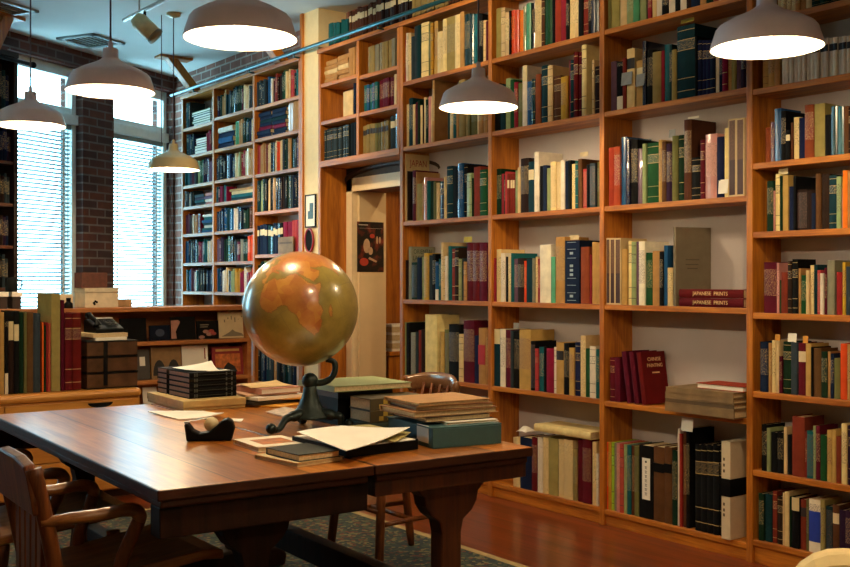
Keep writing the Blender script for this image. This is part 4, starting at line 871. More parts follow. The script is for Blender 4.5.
# bookcase in front of the far-left window, its backlit shade put into dark colours
u1, t1 = wall_u(18, -.34)
dk = thing('dark_bookcase', 'dark bookcase standing before the window at the far left edge', 'bookcase', Q + WD * u1 - WO * .02, WA)
mb = MB(); mb.box((-1.3, -.32, 0), (-1.26, 0, 3.05), W_BLACK).box((-.04, -.32, 0), (0, 0, 3.05), W_BLACK); mb.box((-1.3, -.32, 3.05), (.01, 0, 3.09), W_BLACK); mb.box((-1.3, -.02, 0), (0, -.005, 3.05), W_BLACK); mb.build('body', parent=dk, bevel=.003)
for z in (.1, .5, .9, 1.24, 1.57, 1.9, 2.23, 2.6): MB().box((-1.26, -.31, z - .025), (-.04, -.02, z), wood('dark_shelf_wood', '4a2410', '6a3a1c', 'X', 10, .5)).build('shelf', parent=dk)
ds = MB()
DKM = Matrix.Translation(Q + WD * u1 - WO * .02) @ Matrix.Rotation(WA, 4, 'Z')
for z, zz in ((.9, 1.2), (1.24, 1.53), (1.57, 1.86), (1.9, 2.19), (2.23, 2.55), (2.6, 3.02)):
    x = -1.25
    while x < -.08:
        w = random.uniform(.022, .045); h = (zz - z) * random.uniform(.7, .92); c = random.choice(['black', 'umber', 'spruce', 'navy', 'purple', 'slate'])
        M = DKM @ Matrix.Translation((x + w / 2, -.29, z + .001)) @ Matrix.Rotation(PI / 2, 4, 'Z')
        th, bul = book_cover(ds, w - .001, h, .18, c, 't', M=M); book_pages(ds, w - .001, h, .18, th, bul, M=M); x += w
tag(ds.build('dark_shelf_books', fixn=False), 'dim rows of dark books filling the dark bookcase by the window', 'books', kind='stuff')
rd = thing('window_rail', 'short black metal rail in front of the upper pane at far left', 'rail', Q + WD * u1 - WO * .37 + Vector((0, 0, wall_z(14, 61, -.35))), WA)
MB().tube([(-1.2, 0, 0), (.13, 0, 0)], .016, BLACK, 12).build('rod', parent=rd); MB().ball((.13, 0, 0), .026, BLACK).build('finial', parent=rd)
MB().tube([(-.6, 0, 0), (-.6, .07, 0)], .01, BLACK, 8).build('bracket', parent=rd)
cb = ceil_pt(8, 16)
br = thing('ceiling_brace', 'slanted wooden brace at the ceiling, top of photo\'s left edge', 'brace', (ceil_pt(6, 15).x, ceil_pt(6, 15).y, CEZ - .32), .64)
MB().prism([(-.32, -.12), (-.22, -.12), (.02, .29), (-.1, .29)], 'y', -.06, .06, W_CASE).build('strut', parent=br, bevel=.004); MB().box((-.24, -.09, .289), (.12, .09, .318), W_CASE).build('head_plate', parent=br, bevel=.004)

hc = at_t(161.5, 144, 8.2)
o = MB().tube([(0, 0, 0), (0, 0, CEZ - hc.z)], .0035, CORD, 6).build('hanging_cord', loc=hc); tag(o, 'thin dark cord hanging from the ceiling before the window beside the far bookcase', 'cord')
# ------------------------------------------------------------------ rug
m, nt, b = newmat('rug_weave'); b.inputs['Roughness'].default_value = .95
tc = N(nt, 'ShaderNodeTexCoord'); vo = N(nt, 'ShaderNodeTexVoronoi'); vo.inputs['Scale'].default_value = 55; nt.links.new(tc.outputs['Object'], vo.inputs['Vector'])
rp = N(nt, 'ShaderNodeValToRGB'); rp.color_ramp.interpolation = 'CONSTANT'
sp = N(nt, 'ShaderNodeSeparateColor'); nt.links.new(vo.outputs['Color'], sp.inputs[0]); nt.links.new(sp.outputs[0], rp.inputs['Fac'])
els = rp.color_ramp.elements; els[0].position = 0; els[0].color = lin('1c3236'); els[1].position = .35; els[1].color = lin('3c4a38')
for p_, c_ in ((.55, '7a7048'), (.72, '15242a'), (.88, '6a3626')): e_ = els.new(p_); e_.color = lin(c_)
no = N(nt, 'ShaderNodeTexNoise'); no.inputs['Scale'].default_value = 120; nt.links.new(tc.outputs['Object'], no.inputs['Vector'])
mx = N(nt, 'ShaderNodeMix'); mx.data_type = 'RGBA'; mx.blend_type = 'MULTIPLY'; mx.inputs['Factor'].default_value = .6
nt.links.new(rp.outputs[0], mx.inputs['A']); nt.links.new(no.outputs['Color'], mx.inputs['B']); nt.links.new(mx.outputs['Result'], b.inputs['Base Color']); RUG = m
rg = thing('rug', 'dark patterned rug with pale edge under the tables', 'rug', (1.75, 3.5, 0))
MB().box((-1.6, -1.9, .001), (1.42, 2.2, .01), RUG).build('pile', parent=rg)
mb = MB(); eb = plain('rug_binding', 'a89060', .9)
mb.box((1.42, -1.9, .001), (1.46, 2.24, .011), eb).box((-1.64, -1.9, .001), (-1.6, 2.24, .011), eb).box((-1.6, 2.2, .001), (1.42, 2.24, .011), eb).box((-1.64, -1.94, .001), (1.46, -1.9, .011), eb); mb.build('binding', parent=rg)
FZ = .0145   # top of the rug

# ------------------------------------------------------------------ the two trestle tables
TZ = .76
def table(x, y, label, w=.672, ln=1.86, rz=math.radians(-2), po=0.0, pm=None, ap_=.1):
    pm = pm or W_DARK
    r = thing('library_table', label, 'table', (x, y, FZ), rz, 'library tables'); q = TZ - FZ
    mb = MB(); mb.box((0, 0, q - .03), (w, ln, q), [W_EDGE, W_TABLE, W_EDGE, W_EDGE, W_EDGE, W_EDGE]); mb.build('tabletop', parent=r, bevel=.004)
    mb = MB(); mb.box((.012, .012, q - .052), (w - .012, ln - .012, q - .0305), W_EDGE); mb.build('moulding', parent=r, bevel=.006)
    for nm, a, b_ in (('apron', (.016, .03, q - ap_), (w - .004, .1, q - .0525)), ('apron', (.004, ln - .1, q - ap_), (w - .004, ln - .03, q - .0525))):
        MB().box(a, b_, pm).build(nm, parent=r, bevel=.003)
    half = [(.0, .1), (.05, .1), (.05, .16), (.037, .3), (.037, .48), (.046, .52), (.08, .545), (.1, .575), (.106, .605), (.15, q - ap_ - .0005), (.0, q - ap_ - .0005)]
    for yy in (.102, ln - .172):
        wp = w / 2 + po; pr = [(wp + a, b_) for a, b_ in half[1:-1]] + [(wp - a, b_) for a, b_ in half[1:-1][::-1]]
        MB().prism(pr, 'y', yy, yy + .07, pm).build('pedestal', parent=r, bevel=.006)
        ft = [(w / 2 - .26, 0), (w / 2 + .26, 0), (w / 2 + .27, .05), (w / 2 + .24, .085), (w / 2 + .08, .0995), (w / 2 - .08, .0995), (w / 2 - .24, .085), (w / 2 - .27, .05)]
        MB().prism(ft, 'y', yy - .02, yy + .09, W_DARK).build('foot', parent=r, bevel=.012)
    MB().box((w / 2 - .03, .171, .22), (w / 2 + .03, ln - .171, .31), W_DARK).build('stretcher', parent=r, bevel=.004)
    return r
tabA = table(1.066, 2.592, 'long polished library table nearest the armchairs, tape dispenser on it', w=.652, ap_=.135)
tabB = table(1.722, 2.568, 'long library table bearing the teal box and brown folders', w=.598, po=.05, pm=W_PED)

# ------------------------------------------------------------------ chairs
def curve(pts, n=6):
    pts = [Vector(p) for p in pts]; out = []
    for i in range(len(pts) - 1):
        p0, p1, p2, p3 = pts[max(i - 1, 0)], pts[i], pts[i + 1], pts[min(i + 2, len(pts) - 1)]
        for k in range(n):
            t = k / n; out.append(.5 * ((2 * p1) + (-p0 + p2) * t + (2 * p0 - 5 * p1 + 4 * p2 - p3) * t * t + (-p0 + 3 * p1 - 3 * p2 + p3) * t ** 3))
    out.append(pts[-1]); return out
def armchair(loc, rz, label, ky=1.0):
    r = thing('armchair', label, 'chair', loc, rz, 'wooden armchairs at the table')
    # local: faces +X, back at x=0
    pts = []
    for i in range(9):
        x = .02 + .46 * i / 8; row = []
        for j in range(9):
            y = -.24 + .48 * j / 8; f = 1 - .12 * (i == 0) - .03 * abs(j - 4) / 4
            row.append((x, y * (1 - .1 * (1 - i / 8)), .445 - .014 * math.sin(PI * j / 8) * math.sin(PI * min(i + 1, 8) / 9) - (.012 if i == 8 else 0)))
        pts.append(row)
    MB().sheet(pts, W_ARM, .03).build('seat', parent=r, bevel=.006)
    for s_ in (-1, 1):
        MB().tube(curve([(.06, s_ * .19, .42), (.01, s_ * .205, .0)]), [.022] * 6 + [.017], W_CHAIR, 10).build('leg', parent=r)
        MB().tube(curve([(.42, s_ * .2, .42), (.45, s_ * .215, .0)]), [.023] * 6 + [.017], W_CHAIR, 10).build('leg', parent=r)
        MB().tube(curve([(.03, s_ * .2, .44), (.0, s_ * .21, .6), (-.04, s_ * .215, .78)]), [.022] * 13, W_CHAIR, 10).build('back_post', parent=r)
        arm = MB(); arm.tube(curve([(-.02, s_ * .215, .635), (.06, s_ * .235, .64), (.14, s_ * .24, .642), (.2, s_ * .24, .646), (.235, s_ * .238, .637), (.247, s_ * .236, .605)]), [.017, .018, .019, .02, .021, .022] + [.023] * 6 + [.024] * 6 + [.026] * 6 + [.027] * 4 + [.024, .02, .016], W_ARM, 12, flat=.75); arm.build('armrest', parent=r)
        MB().tube(curve([(.243, s_ * .236, .615), (.225, s_ * .23, .57), (.195, s_ * .225, .5), (.19, s_ * .222, .43)]), [.02] * 19, W_CHAIR, 12).build('arm_support', parent=r)
    pr = [(-.23, .73), (-.225, .69), (.225, .69), (.23, .73), (.222, .8), (.2, .825), (.1, .84), (-.1, .84), (-.2, .825), (-.222, .8)]
    mb = MB(); mb.M = Matrix.Translation((-.012, 0, -.04)) @ Matrix.Rotation(-.16, 4, 'Y') @ Matrix.Translation((.1, 0, 0)); mb.prism(pr, 'x', -.02, .012, W_CHAIR); mb.build('crest_rail', parent=r, bevel=.006)
    for k in range(5):
        y = -.14 + .07 * k
        MB().prism([(y * .92 - .022, .43), (y * .92 + .022, .43), (y + .024, .71), (y - .024, .71)], 'x', -.008, .006, W_CHAIR).build('back_slat', parent=r, bevel=.002)
        r.children[-1].rotation_euler = (0, -.12, 0); r.children[-1].location = (.07, 0, .008)
    for s_ in (-1, 1): MB().tube([(.03, s_ * .2, .17), (.44, s_ * .21, .17)], .011, W_CHAIR, 8).build('stretcher', parent=r)
    MB().tube([(.24, -.205, .17), (.24, .205, .17)], .011, W_CHAIR, 8).build('stretcher', parent=r)
    r.scale = (1, ky, 1)
    return r
armchair((.89, 3.085, FZ), math.radians(-2), 'wooden armchair nearest the camera, pulled up to the table\'s long side', .88)
armchair((.90, 3.80, FZ), math.radians(-2), 'wooden armchair beyond the nearest armchair, mostly hidden behind it')
def sidechair(loc, rz, label):
    r = thing('side_chair', label, 'chair', loc, rz)
    pts = [[(.0 + .42 * i / 6, (-.2 + .4 * j / 6) * (.85 + .15 * i / 6), .45 - .01 * math.sin(PI * j / 6)) for j in range(7)] for i in range(7)]
    MB().sheet(pts, W_CHAIR, .028).build('seat', parent=r, bevel=.006)
    for s_ in (-1, 1):
        MB().tube(curve([(.37, s_ * .17, .43), (.41, s_ * .205, 0)]), [.021] * 6 + [.015], W_CHAIR, 10).build('leg', parent=r)
        MB().tube(curve([(.04, s_ * .14, .43), (-.02, s_ * .15, 0)]), [.02] * 6 + [.015], W_CHAIR, 10).build('leg', parent=r)
        MB().tube([(.39, s_ * .185, .21), (.015, s_ * .15, .21)], .011, W_CHAIR, 8).build('stretcher', parent=r)
    MB().tube([(.2, -.165, .21), (.2, .165, .21)], .011, W_CHAIR, 8).build('stretcher', parent=r)
    MB().tube([(.4, -.19, .27), (.4, .19, .27)], .011, W_CHAIR, 8).build('stretcher', parent=r)
    for k in range(6):
        y = -.13 + .052 * k; MB().tube([(.03, y, .44), (-.06, y * 1.25, .79)], .008, W_CHAIR, 8).build('spindle', parent=r)
    cr = MB(); arc = curve([(-.03, -.19, .78), (-.075, -.1, .8), (-.085, 0, .805), (-.075, .1, .8), (-.03, .19, .78)])
    cr.tube(arc, .017, wood('crest_wood', '6a4428', '8e6440', 'Y', 12, .25, coat=.4), 10, flat=2.4); cr.build('crest_rail', parent=r)
    return r
sidechair((2.99, 4.03, FZ), math.radians(180), 'low-backed wooden side chair on the far side of the tables')

# cream upholstered chair at the bottom corner
ch = thing('upholstered_chair', 'cream upholstered chair, only its rounded back top showing at bottom corner', 'chair', (at_t(972, 500, 1.6).x, at_t(972, 500, 1.6).y, -.0), math.radians(215))
CR = plain('cream_upholstery', 'e2c890', .9, var=.06, scale=40)
mb = MB(); n = 12; pr = [(-.25, .46), (.25, .46), (.27, .6)] + [(.27 - .09 * (1 - math.cos(PI / 2 * k / 6)), .785 + .09 * math.sin(PI / 2 * k / 6)) for k in range(7)]
pr = pr + [(-a, b_) for a, b_ in pr[::-1] if b_ > .5]
mb.prism(pr, 'x', -.06, .05, CR); mb.build('back', parent=ch, bevel=.035)
MB().box((.0, -.26, .36), (.5, .26, .48), CR).build('seat', parent=ch, bevel=.04)
for x in (.03, .46):
    for y in (-.22, .22): MB().tube([(x, y, .37), (x, y, 0)], [.022, .016], W_CHAIR, 10).build('leg', parent=ch)

# ------------------------------------------------------------------ globe
gc = at_t(300.5, 308.8, 3.85); GR = .2085
VR, VU, VT = Vector((CS, -SN, 0)), Vector((0, 0, 1)), Vector((-SN, -CS, 0))
gl = thing('globe', 'large antique terrestrial globe on black iron stand on the table', 'globe', (1.94, 3.36, TZ)); gb = gl.location
S_ = (VR * .45 - VU * .874 + VT * .05).normalized(); Npole = -S_
Tt = (VR * .33 - VU * .43 + VT * .84).normalized(); e0 = (Tt - Npole * Tt.dot(Npole)).normalized(); e1 = Npole.cross(e0)   # e0 at 20E, e1 towards east
POLY = dict(
    africa=[(-6, 35.5), (3, 37), (10, 37), (11, 33.5), (20, 31), (25, 32), (33, 31), (37, 22), (39, 16), (43, 11.5), (51, 11.5), (48, 5), (42, -1), (39, -7), (40.5, -15), (35, -20), (35, -24), (32.5, -28), (27, -34), (19.5, -34.8), (17, -29), (14, -22), (12, -16), (13.5, -9), (9, -1), (9.5, 4), (4.5, 6.3), (-3, 5), (-8, 4.4), (-13, 8.5), (-17, 14.5), (-16.5, 21), (-13, 27), (-9.5, 31)],
    madagascar=[(49, -12), (50.5, -16), (47.5, -25), (44, -24.5), (43.5, -20), (46, -15.5)],
    europe=[(-9, 37), (-9, 43), (-1.5, 43.5), (-4, 48), (2, 51), (8, 54), (8, 57), (12, 54), (20, 54.5), (24, 58), (30, 60), (22, 62), (25, 66), (20, 64), (17, 60), (14, 56), (11, 59), (5, 59), (6, 63), (14, 68), (26, 71), (40, 67), (44, 68), (60, 69), (80, 73), (110, 76), (140, 73), (170, 70), (165, 60), (140, 58), (138, 48), (122, 40), (122, 30), (110, 20), (106, 10), (100, 14), (98, 8), (94, 18), (88, 22), (80, 14), (77, 8), (73, 18), (67, 25), (57, 26), (50, 30), (56, 25), (59, 22), (52, 16), (44, 13), (39, 21), (35, 28), (34, 32), (36, 36.5), (28, 37), (27, 40), (22, 37), (19, 42), (13, 45.5), (18, 40), (15.5, 38), (10, 44), (3, 43), (-1, 38), (-5, 36)],
    samerica=[(-80, 8), (-72, 12), (-60, 8), (-50, 1), (-35, -6), (-39, -14), (-48, -26), (-57, -36), (-65, -42), (-68, -52), (-74, -50), (-73, -38), (-70, -18), (-81, -5)],
    australia=[(114, -22), (122, -17), (131, -12), (137, -15), (142, -11), (153, -26), (147, -38), (138, -34), (130, -32), (115, -34)],
    iceland=[(-22, 64), (-14, 65), (-18, 66.5)], britain=[(-5, 50), (1, 51.5), (-2, 57), (-6, 57)])
def inside(lo, la, P):
    c = False; j = len(P) - 1
    for i in range(len(P)):
        if (P[i][1] > la) != (P[j][1] > la) and lo < (P[j][0] - P[i][0]) * (la - P[i][1]) / (P[j][1] - P[i][1]) + P[i][0]: c = not c
        j = i
    return c
def globemat(nm, c1, c2, sc):
    m, nt, b = newmat(nm); b.inputs['Roughness'].default_value = .3; b.inputs['Coat Weight'].default_value = .6; b.inputs['Coat Roughness'].default_value = .12
    tc = N(nt, 'ShaderNodeTexCoord'); no = N(nt, 'ShaderNodeTexNoise'); no.inputs['Scale'].default_value = sc; no.inputs['Detail'].default_value = 8; no.inputs['Roughness'].default_value = .65
    nt.links.new(tc.outputs['Object'], no.inputs['Vector']); rp = N(nt, 'ShaderNodeValToRGB'); rp.color_ramp.elements[0].position = .35; rp.color_ramp.elements[1].position = .65
    rp.color_ramp.elements[0].color = lin(c1); rp.color_ramp.elements[1].color = lin(c2); nt.links.new(no.outputs['Fac'], rp.inputs['Fac']); nt.links.new(rp.outputs[0], b.inputs['Base Color'])
    return m
def landmat():
    m = globemat('globe_land', 'a4602c', 'cc9a48', 9); nt = m.node_tree; b = nt.nodes['Principled BSDF']; rp = nt.nodes['Color Ramp']
    tc = nt.nodes['Texture Coordinate']; vo = N(nt, 'ShaderNodeTexVoronoi'); vo.inputs['Scale'].default_value = 26; nt.links.new(tc.outputs['Object'], vo.inputs['Vector'])
    sp = N(nt, 'ShaderNodeSeparateColor'); nt.links.new(vo.outputs['Color'], sp.inputs[0]); r2 = N(nt, 'ShaderNodeValToRGB'); r2.color_ramp.interpolation = 'CONSTANT'
    e = r2.color_ramp.elements; e[0].color = lin('9a4a26'); e[1].position = .4; e[1].color = lin('c48a3c'); k = e.new(.7); k.color = lin('b4623a')
    nt.links.new(sp.outputs[0], r2.inputs['Fac']); mx = N(nt, 'ShaderNodeMix'); mx.data_type = 'RGBA'; mx.inputs['Factor'].default_value = .38
    nt.links.new(rp.outputs[0], mx.inputs['A']); nt.links.new(r2.outputs[0], mx.inputs['B']); nt.links.new(mx.outputs['Result'], b.inputs['Base Color']); return m
OCEAN = globemat('globe_sea', '75662c', 'a8944a', 5); LAND = landmat(); COAST = globemat('globe_coast', '84602c', '98743a', 10); LINE = globemat('globe_graticule', '84743a', '968446', 10)
nla, nlo = 180, 360; vs = []; fs = []; ms = []
for i in range(nla + 1):
    la = math.radians(-90 + 180 * i / nla)
    for j in range(nlo):
        lo = math.radians(-180 + 360 * j / nlo - 20)
        vs.append((e0 * math.cos(lo) + e1 * math.sin(lo)) * math.cos(la) * GR + Npole * math.sin(la) * GR)
land = [[any(inside(-180 + 360 * (j + .5) / nlo, -90 + 180 * (i + .5) / nla, P) for P in POLY.values()) for j in range(nlo)] for i in range(nla)]
for i in range(nla):
    for j in range(nlo):
        fs.append((i * nlo + j, i * nlo + (j + 1) % nlo, (i + 1) * nlo + (j + 1) % nlo, (i + 1) * nlo + j))
        L = land[i][j]; edge = L and not (land[i - 1][j] and land[min(i + 1, nla - 1)][j] and land[i][j - 1] and land[i][(j + 1) % nlo])
        ms.append(COAST if edge else LAND if L else LINE if (i % 30 == 0 or j % 30 == 0) else OCEAN)
mb = MB(); mb.add(vs, fs, ms, True); mb.build('sphere', parent=gl, loc=gc - gb, fixn=False)
def gp(px, py, dt=0): return at_t(px, py, 3.85 + dt) - gb
sp_ = gc + S_ * GR - gb
am = MB(); am.tube(curve([gp(310, 381), gp(320, 383), gp(330, 379), gp(335, 371), gp(334, 362), sp_ + (gc - gb - sp_) * .01], 6), [.02, .018, .016, .014, .013, .012] + [.012] * 6 + [.011] * 6 + [.011] * 6 + [.01] * 7, IRON, 12); am.build('arm', parent=gl)
nk = gp(310, 381); bz = .05
mb = MB(); mb.ball(nk, .03, IRON, 20); mb.build('knuckle', parent=gl)
cx, cyy = nk.x, nk.y
mb = MB(); prof = [(.0001, nk.z), (.022, nk.z - .005), (.026, nk.z - .04), (.034, nk.z - .07), (.05, nk.z - .1), (.07, nk.z - .122), (.078, nk.z - .13), (.07, nk.z - .134), (.03, nk.z - .12), (.0001, nk.z - .118)]
mb.lathe(prof, IRON, 24, (cx, cyy, 0)); mb.build('pedestal', parent=gl)
for k in range(3):
    L0 = on_z(272, 434, TZ + .0) - gb; base_a = math.atan2(L0.y - cyy, L0.x - cx) + k * 2 * PI / 3
    R1 = math.hypot(L0.x - cx, L0.y - cyy) * (1 if k == 0 else .8); dx, dy = math.cos(base_a), math.sin(base_a)
    P = lambda r_, z_: (cx + dx * r_, cyy + dy * r_, z_)
    lg = MB(); lg.tube(curve([P(.04, nk.z - .115), P(.085, nk.z - .122), P(.115, .045), P(R1 * .82, .014), P(R1, .014)], 5), [.024] * 6 + [.018] * 5 + [.014] * 5 + [.013] * 5, IRON, 10, flat=.8); lg.ball(P(R1 + .004, .019), .019, IRON, 12); lg.build('leg', parent=gl)

# ------------------------------------------------------------------ things on the tables
T0 = TZ + .0006
def slab_box(name, label, cat, loc, dims, mat, rz=0, group=None, bevel=.002):
    o = MB().box((-dims[0] / 2, -dims[1] / 2, 0), (dims[0] / 2, dims[1] / 2, dims[2]), mat).build(name, loc=loc, rz=rz, bevel=bevel)
    return tag(o, label, cat, group)
# tan board box under the black books
BOARD = plain('tan_board', 'c2a468', .7, var=.12, scale=30)
bx = thing('flat_box', 'flat tan box on the table with black books stacked on it', 'box', (1.945, 4.27, T0), math.radians(-3))
MB().box((-.147, -.2, 0), (.125, .24, .012), BOARD).build('base', parent=bx, bevel=.002); MB().box((-.15, -.203, .0125), (.128, .243, .042), BOARD).build('lid', parent=bx, bevel=.002)
zt = T0 + .0426
INKW = plain('pale_gilt', '4c4c44', .5)
for k in range(5):
    d_ = .225; h = .0212
    o = make_book(h, .215, d_, 'black', 'n', False, (1.842, 4.135, zt + h / 2), rot=None, name='book', pages=PAGEPINK)
    # spine to the camera, fore edge hidden, tail edge to the left
    o.rotation_euler = (Matrix.Rotation(PI / 2, 4, 'Z') @ Matrix.Rotation(-PI / 2, 4, 'X') @ Matrix.Rotation(PI, 4, 'X')).to_euler(); o.location = (1.842, 4.14, zt + h / 2)
    tag(o, f"black pink-edged book in front stack on the tan box, {['bottom', 'second from bottom', 'middle', 'second from top', 'top'][k]} of five", 'book', 'black books on the tan box')
    mb = MB()
    for z in (.02, .03, .165, .19): mb.box((-.0006, -.007, z), (.0005, .007, z + .006), INKW)
    mb.box((-.0006, -.0006, .02), (.0005, .0006, .196), INKW)
    mb.build('spine_lettering', parent=o, label='small pale spine marks'); zt += h + .0006
top1 = zt
zt = T0 + .0426
for k in range(5):
    h = .0215
    o = make_book(h, .16, .11, 'umber', 'n', False, (0, 0, 0), name='book', pages=PAGEPINK)
    o.rotation_euler = (Matrix.Rotation(PI / 2, 4, 'Z') @ Matrix.Rotation(PI / 2, 4, 'X')).to_euler(); o.location = (1.845, 4.385, zt + h / 2)
    tag(o, f"brown pink-edged book in rear stack on the tan box, {['bottom', 'second from bottom', 'middle', 'second from top', 'top'][k]} of five", 'book', 'brown books on the tan box'); zt += h + .0006
def paper(name, label, corners, z, mat=PAPER, amp=.004, th=.0012, cat='paper', group=None, n=9):
    c = [Vector((p[0], p[1], 0)) for p in corners]; ctr = sum(c, Vector()) / 4; rows = []
    sd = random.random() * 6
    for i in range(n):
        u = i / (n - 1); row = []
        for j in range(n):
            v = j / (n - 1); p = (c[0] * (1 - u) + c[3] * u) * (1 - v) + (c[1] * (1 - u) + c[2] * u) * v - ctr
            row.append((p.x, p.y, th + amp * (.5 + .5 * math.sin(3.1 * u + sd) * math.cos(2.3 * v + sd)) + amp * 1.6 * (u * v) ** 3))
        rows.append(row)
    o = MB().sheet(rows, mat, th).build(name, loc=(ctr.x, ctr.y, z))
    return tag(o, label, cat, group)
zt = top1
paper('loose_paper', 'crumpled white papers on top of the black book stack', [(1.85, 4.2), (1.99, 4.17), (2.03, 4.33), (1.86, 4.36)], zt + .001, amp=.012)
paper('loose_paper', 'small white slip on front of the black book stack\'s top', [(1.93, 4.148), (2.03, 4.15), (2.02, 4.168), (1.93, 4.168)], zt + .001, amp=.001)
def px4(*q, z=TZ): return [on_z(a, b, z)[:2] for a, b in q]
paper('loose_paper', 'white sheets lying on the bare table left of the tape dispenser', px4((148, 413.6), (178, 420), (224, 418.4), (203, 412)), T0, amp=.008, th=.003)
paper('loose_paper', 'small white note on the table between box and tape dispenser', px4((229, 421), (241, 422), (244, 419.5), (232, 419)), T0, amp=.001)
# tape dispenser
a_ = on_z(209, 441, TZ)
td = thing('tape_dispenser', 'black tape dispenser on the polished table', 'tape dispenser', (a_.x + .012, a_.y + .012, T0), math.radians(-30))
pr = [(-.078, 0), (.07, 0), (.08, .04), (.074, .064), (.058, .074), (.04, .068), (.02, .05), (-.005, .03), (-.035, .026), (-.056, .036), (-.074, .06), (-.086, .058)]
MB().prism(pr, 'y', -.026, .026, BLACK).build('body', parent=td, bevel=.005)
rl_ = MB(); rl_.tube([(.002, -.011, .054), (.002, .011, .054)], .0235, plain('tape_roll', 'e0d2a8', .35), 28); rl_.build('tape_roll', parent=td)
MB().box((-.087, -.012, .0585), (-.075, .012, .063), plain('blade_metal', '8a8a8a', .3, metal=.8)).build('cutter', parent=td)
MB().prism([(-.01, .0745), (-.08, .0632), (-.08, .0638), (-.01, .0755)], 'y', -.009, .009, plain('tape_strip', 'c8b078', .3)).build('tape_end', parent=td)
# white booklet with a picture, cream book and black notebook
cs4 = px4((236, 444), (262, 453), (306, 446), (282, 440)); ct = Vector((sum(p[0] for p in cs4) / 4, sum(p[1] for p in cs4) / 4, T0))
def flat(name, label, cat, ctr, w, l, h, rz, cm, pm=PAGES, group=None):
    r = thing(name, label, cat, ctr, rz, group); c_ = .0022
    mb = MB(); mb.box((-w / 2, -l / 2, 0), (w / 2, l / 2, c_), cm).box((-w / 2, -l / 2, h - c_), (w / 2, l / 2, h), cm).box((-w / 2, -l / 2, c_), (-w / 2 + c_, l / 2, h - c_), cm); mb.build('cover', parent=r)
    MB().box((-w / 2 + c_, -l / 2 + .003, c_ + .0001), (w / 2 - .003, l / 2 - .003, h - c_ - .0001), pm).build('pages', parent=r); return r
# rectangular things are aligned to their photo corners: centre and bearing
def rect(p0, p1, p2, z=TZ):   # p0->p1 is one edge, p1->p2 the next
    A, B, C_ = on_z(*p0, z), on_z(*p1, z), on_z(*p2, z)
    e = B - A; f = C_ - B; return (A + C_) / 2, e.length, f.length, math.atan2(e.y, e.x)
WB = plain('white_booklet', 'f2e8d0', .5, var=.04)
c_, w_, l_, an = rect((237, 445), (262, 453.5), (304, 447))
r = flat('picture_book', 'white booklet with an orange picture on its cover, beside the black notebook', 'book', (c_.x, c_.y, T0), w_, l_, .016, an, WB)
MB().box((-w_ * .25, -l_ * .3, .016), (w_ * .3, l_ * .35, .0164), plain('cover_picture_orange', 'b06a34', .5, var=.5, scale=40)).build('cover_picture', parent=r)
c_, w_, l_, an = rect((257, 459), (300, 468), (341, 460))
r = flat('book', 'thin cream book under the small black notebook', 'book', (c_.x, c_.y, T0), w_, l_, .012, an, plain('cream_cover', 'd8c090', .5, var=.05))
c2, w2_, l2_, an2 = rect((269, 455), (302, 463), (337, 456.5), TZ + .012)
flat('notebook', 'small black-covered notebook on the thin cream book', 'notebook', (c2.x, c2.y, T0 + .0126), w2_, l2_, .02, an2, plain('black_green_cover', '14201a', .45))
# printed sheet under the globe
paper('loose_paper', 'pale printed brochure under the globe, behind its stand', px4((266, 413), (288, 418.5), (312, 414), (285, 408.5)), T0, amp=.004, mat=plain('brochure_print', 'c8b6a8', .5, var=.25, scale=50), th=.004)
# pile beyond the globe: envelopes, book and papers
pp = on_z(258, 408, TZ)
ENVO = plain('manila_orange', 'd09028', .6, var=.06)
zt = T0; base = Vector((2.22, 4.12, 0))
for nm, lab, cat, dx, dy, w_, l_, h_, rz, mt in (('envelope', 'orange envelope at the bottom of the paper pile behind the globe', 'envelope', .02, -.03, .27, .2, .006, .5, ENVO), ('folder', 'dark folder above the orange envelope in pile behind the globe', 'folder', -.03, .02, .24, .19, .014, .1, plain('dark_folder', '2a2018', .6)),
        ('envelope', 'upper orange envelope poking out of the pile behind the globe', 'envelope', .06, -.0, .22, .17, .004, -.3, ENVO), ('paper_bundle', 'bundle of white papers in pile behind the globe', 'papers', -.01, .03, .26, .22, .014, .15, PAPER),
        ('paper_bundle', 'pinkish papers near the top of the pile behind the globe', 'papers', -.02, .05, .24, .2, .008, -.1, plain('pinkish_paper', 'd0a888', .7))):
    o = slab_box(nm, lab, cat, (base.x + dx, base.y + dy, zt), (w_, l_, h_), mt, rz, 'paper pile behind the globe', .001); zt += h_ + .0008
r = flat('book', 'cream-edged pink book near the top of the pile behind globe', 'book', (base.x + .0, base.y + .05, zt), .2, .24, .024, .05, plain('pink_cover', 'b88070', .6), PAPER, 'paper pile behind the globe'); zt += .0248
paper('loose_paper', 'curled pale sheet on top of the pile behind the globe', [(base.x - .12, base.y - .03), (base.x + .08, base.y - .04), (base.x + .09, base.y + .13), (base.x - .1, base.y + .14)], zt, amp=.006, mat=plain('tan_sheet', 'd0b078', .7))
# black box with pale green album on top
bb = on_z(339.5, 426, TZ)
kb = thing('black_box', 'black box on the table behind the open papers, green album on top', 'box', (bb.x + .12, bb.y + .1, T0), math.radians(-2))
MB().box((-.12, -.1, 0), (.12, .1, .13), BLACK).build('body', parent=kb, bevel=.002); MB().box((-.1205, -.1005, .1), (.1205, .1005, .1305), plain('black_lid', '121316', .4)).build('lid', parent=kb, bevel=.002)
r = flat('album', 'pale green covered album lying on the black box', 'album', (bb.x + .12, bb.y + .085, T0 + .1315), .33, .3, .021, math.radians(-4), plain('pale_green_cover', '96a070', .5, var=.06), PAGES)
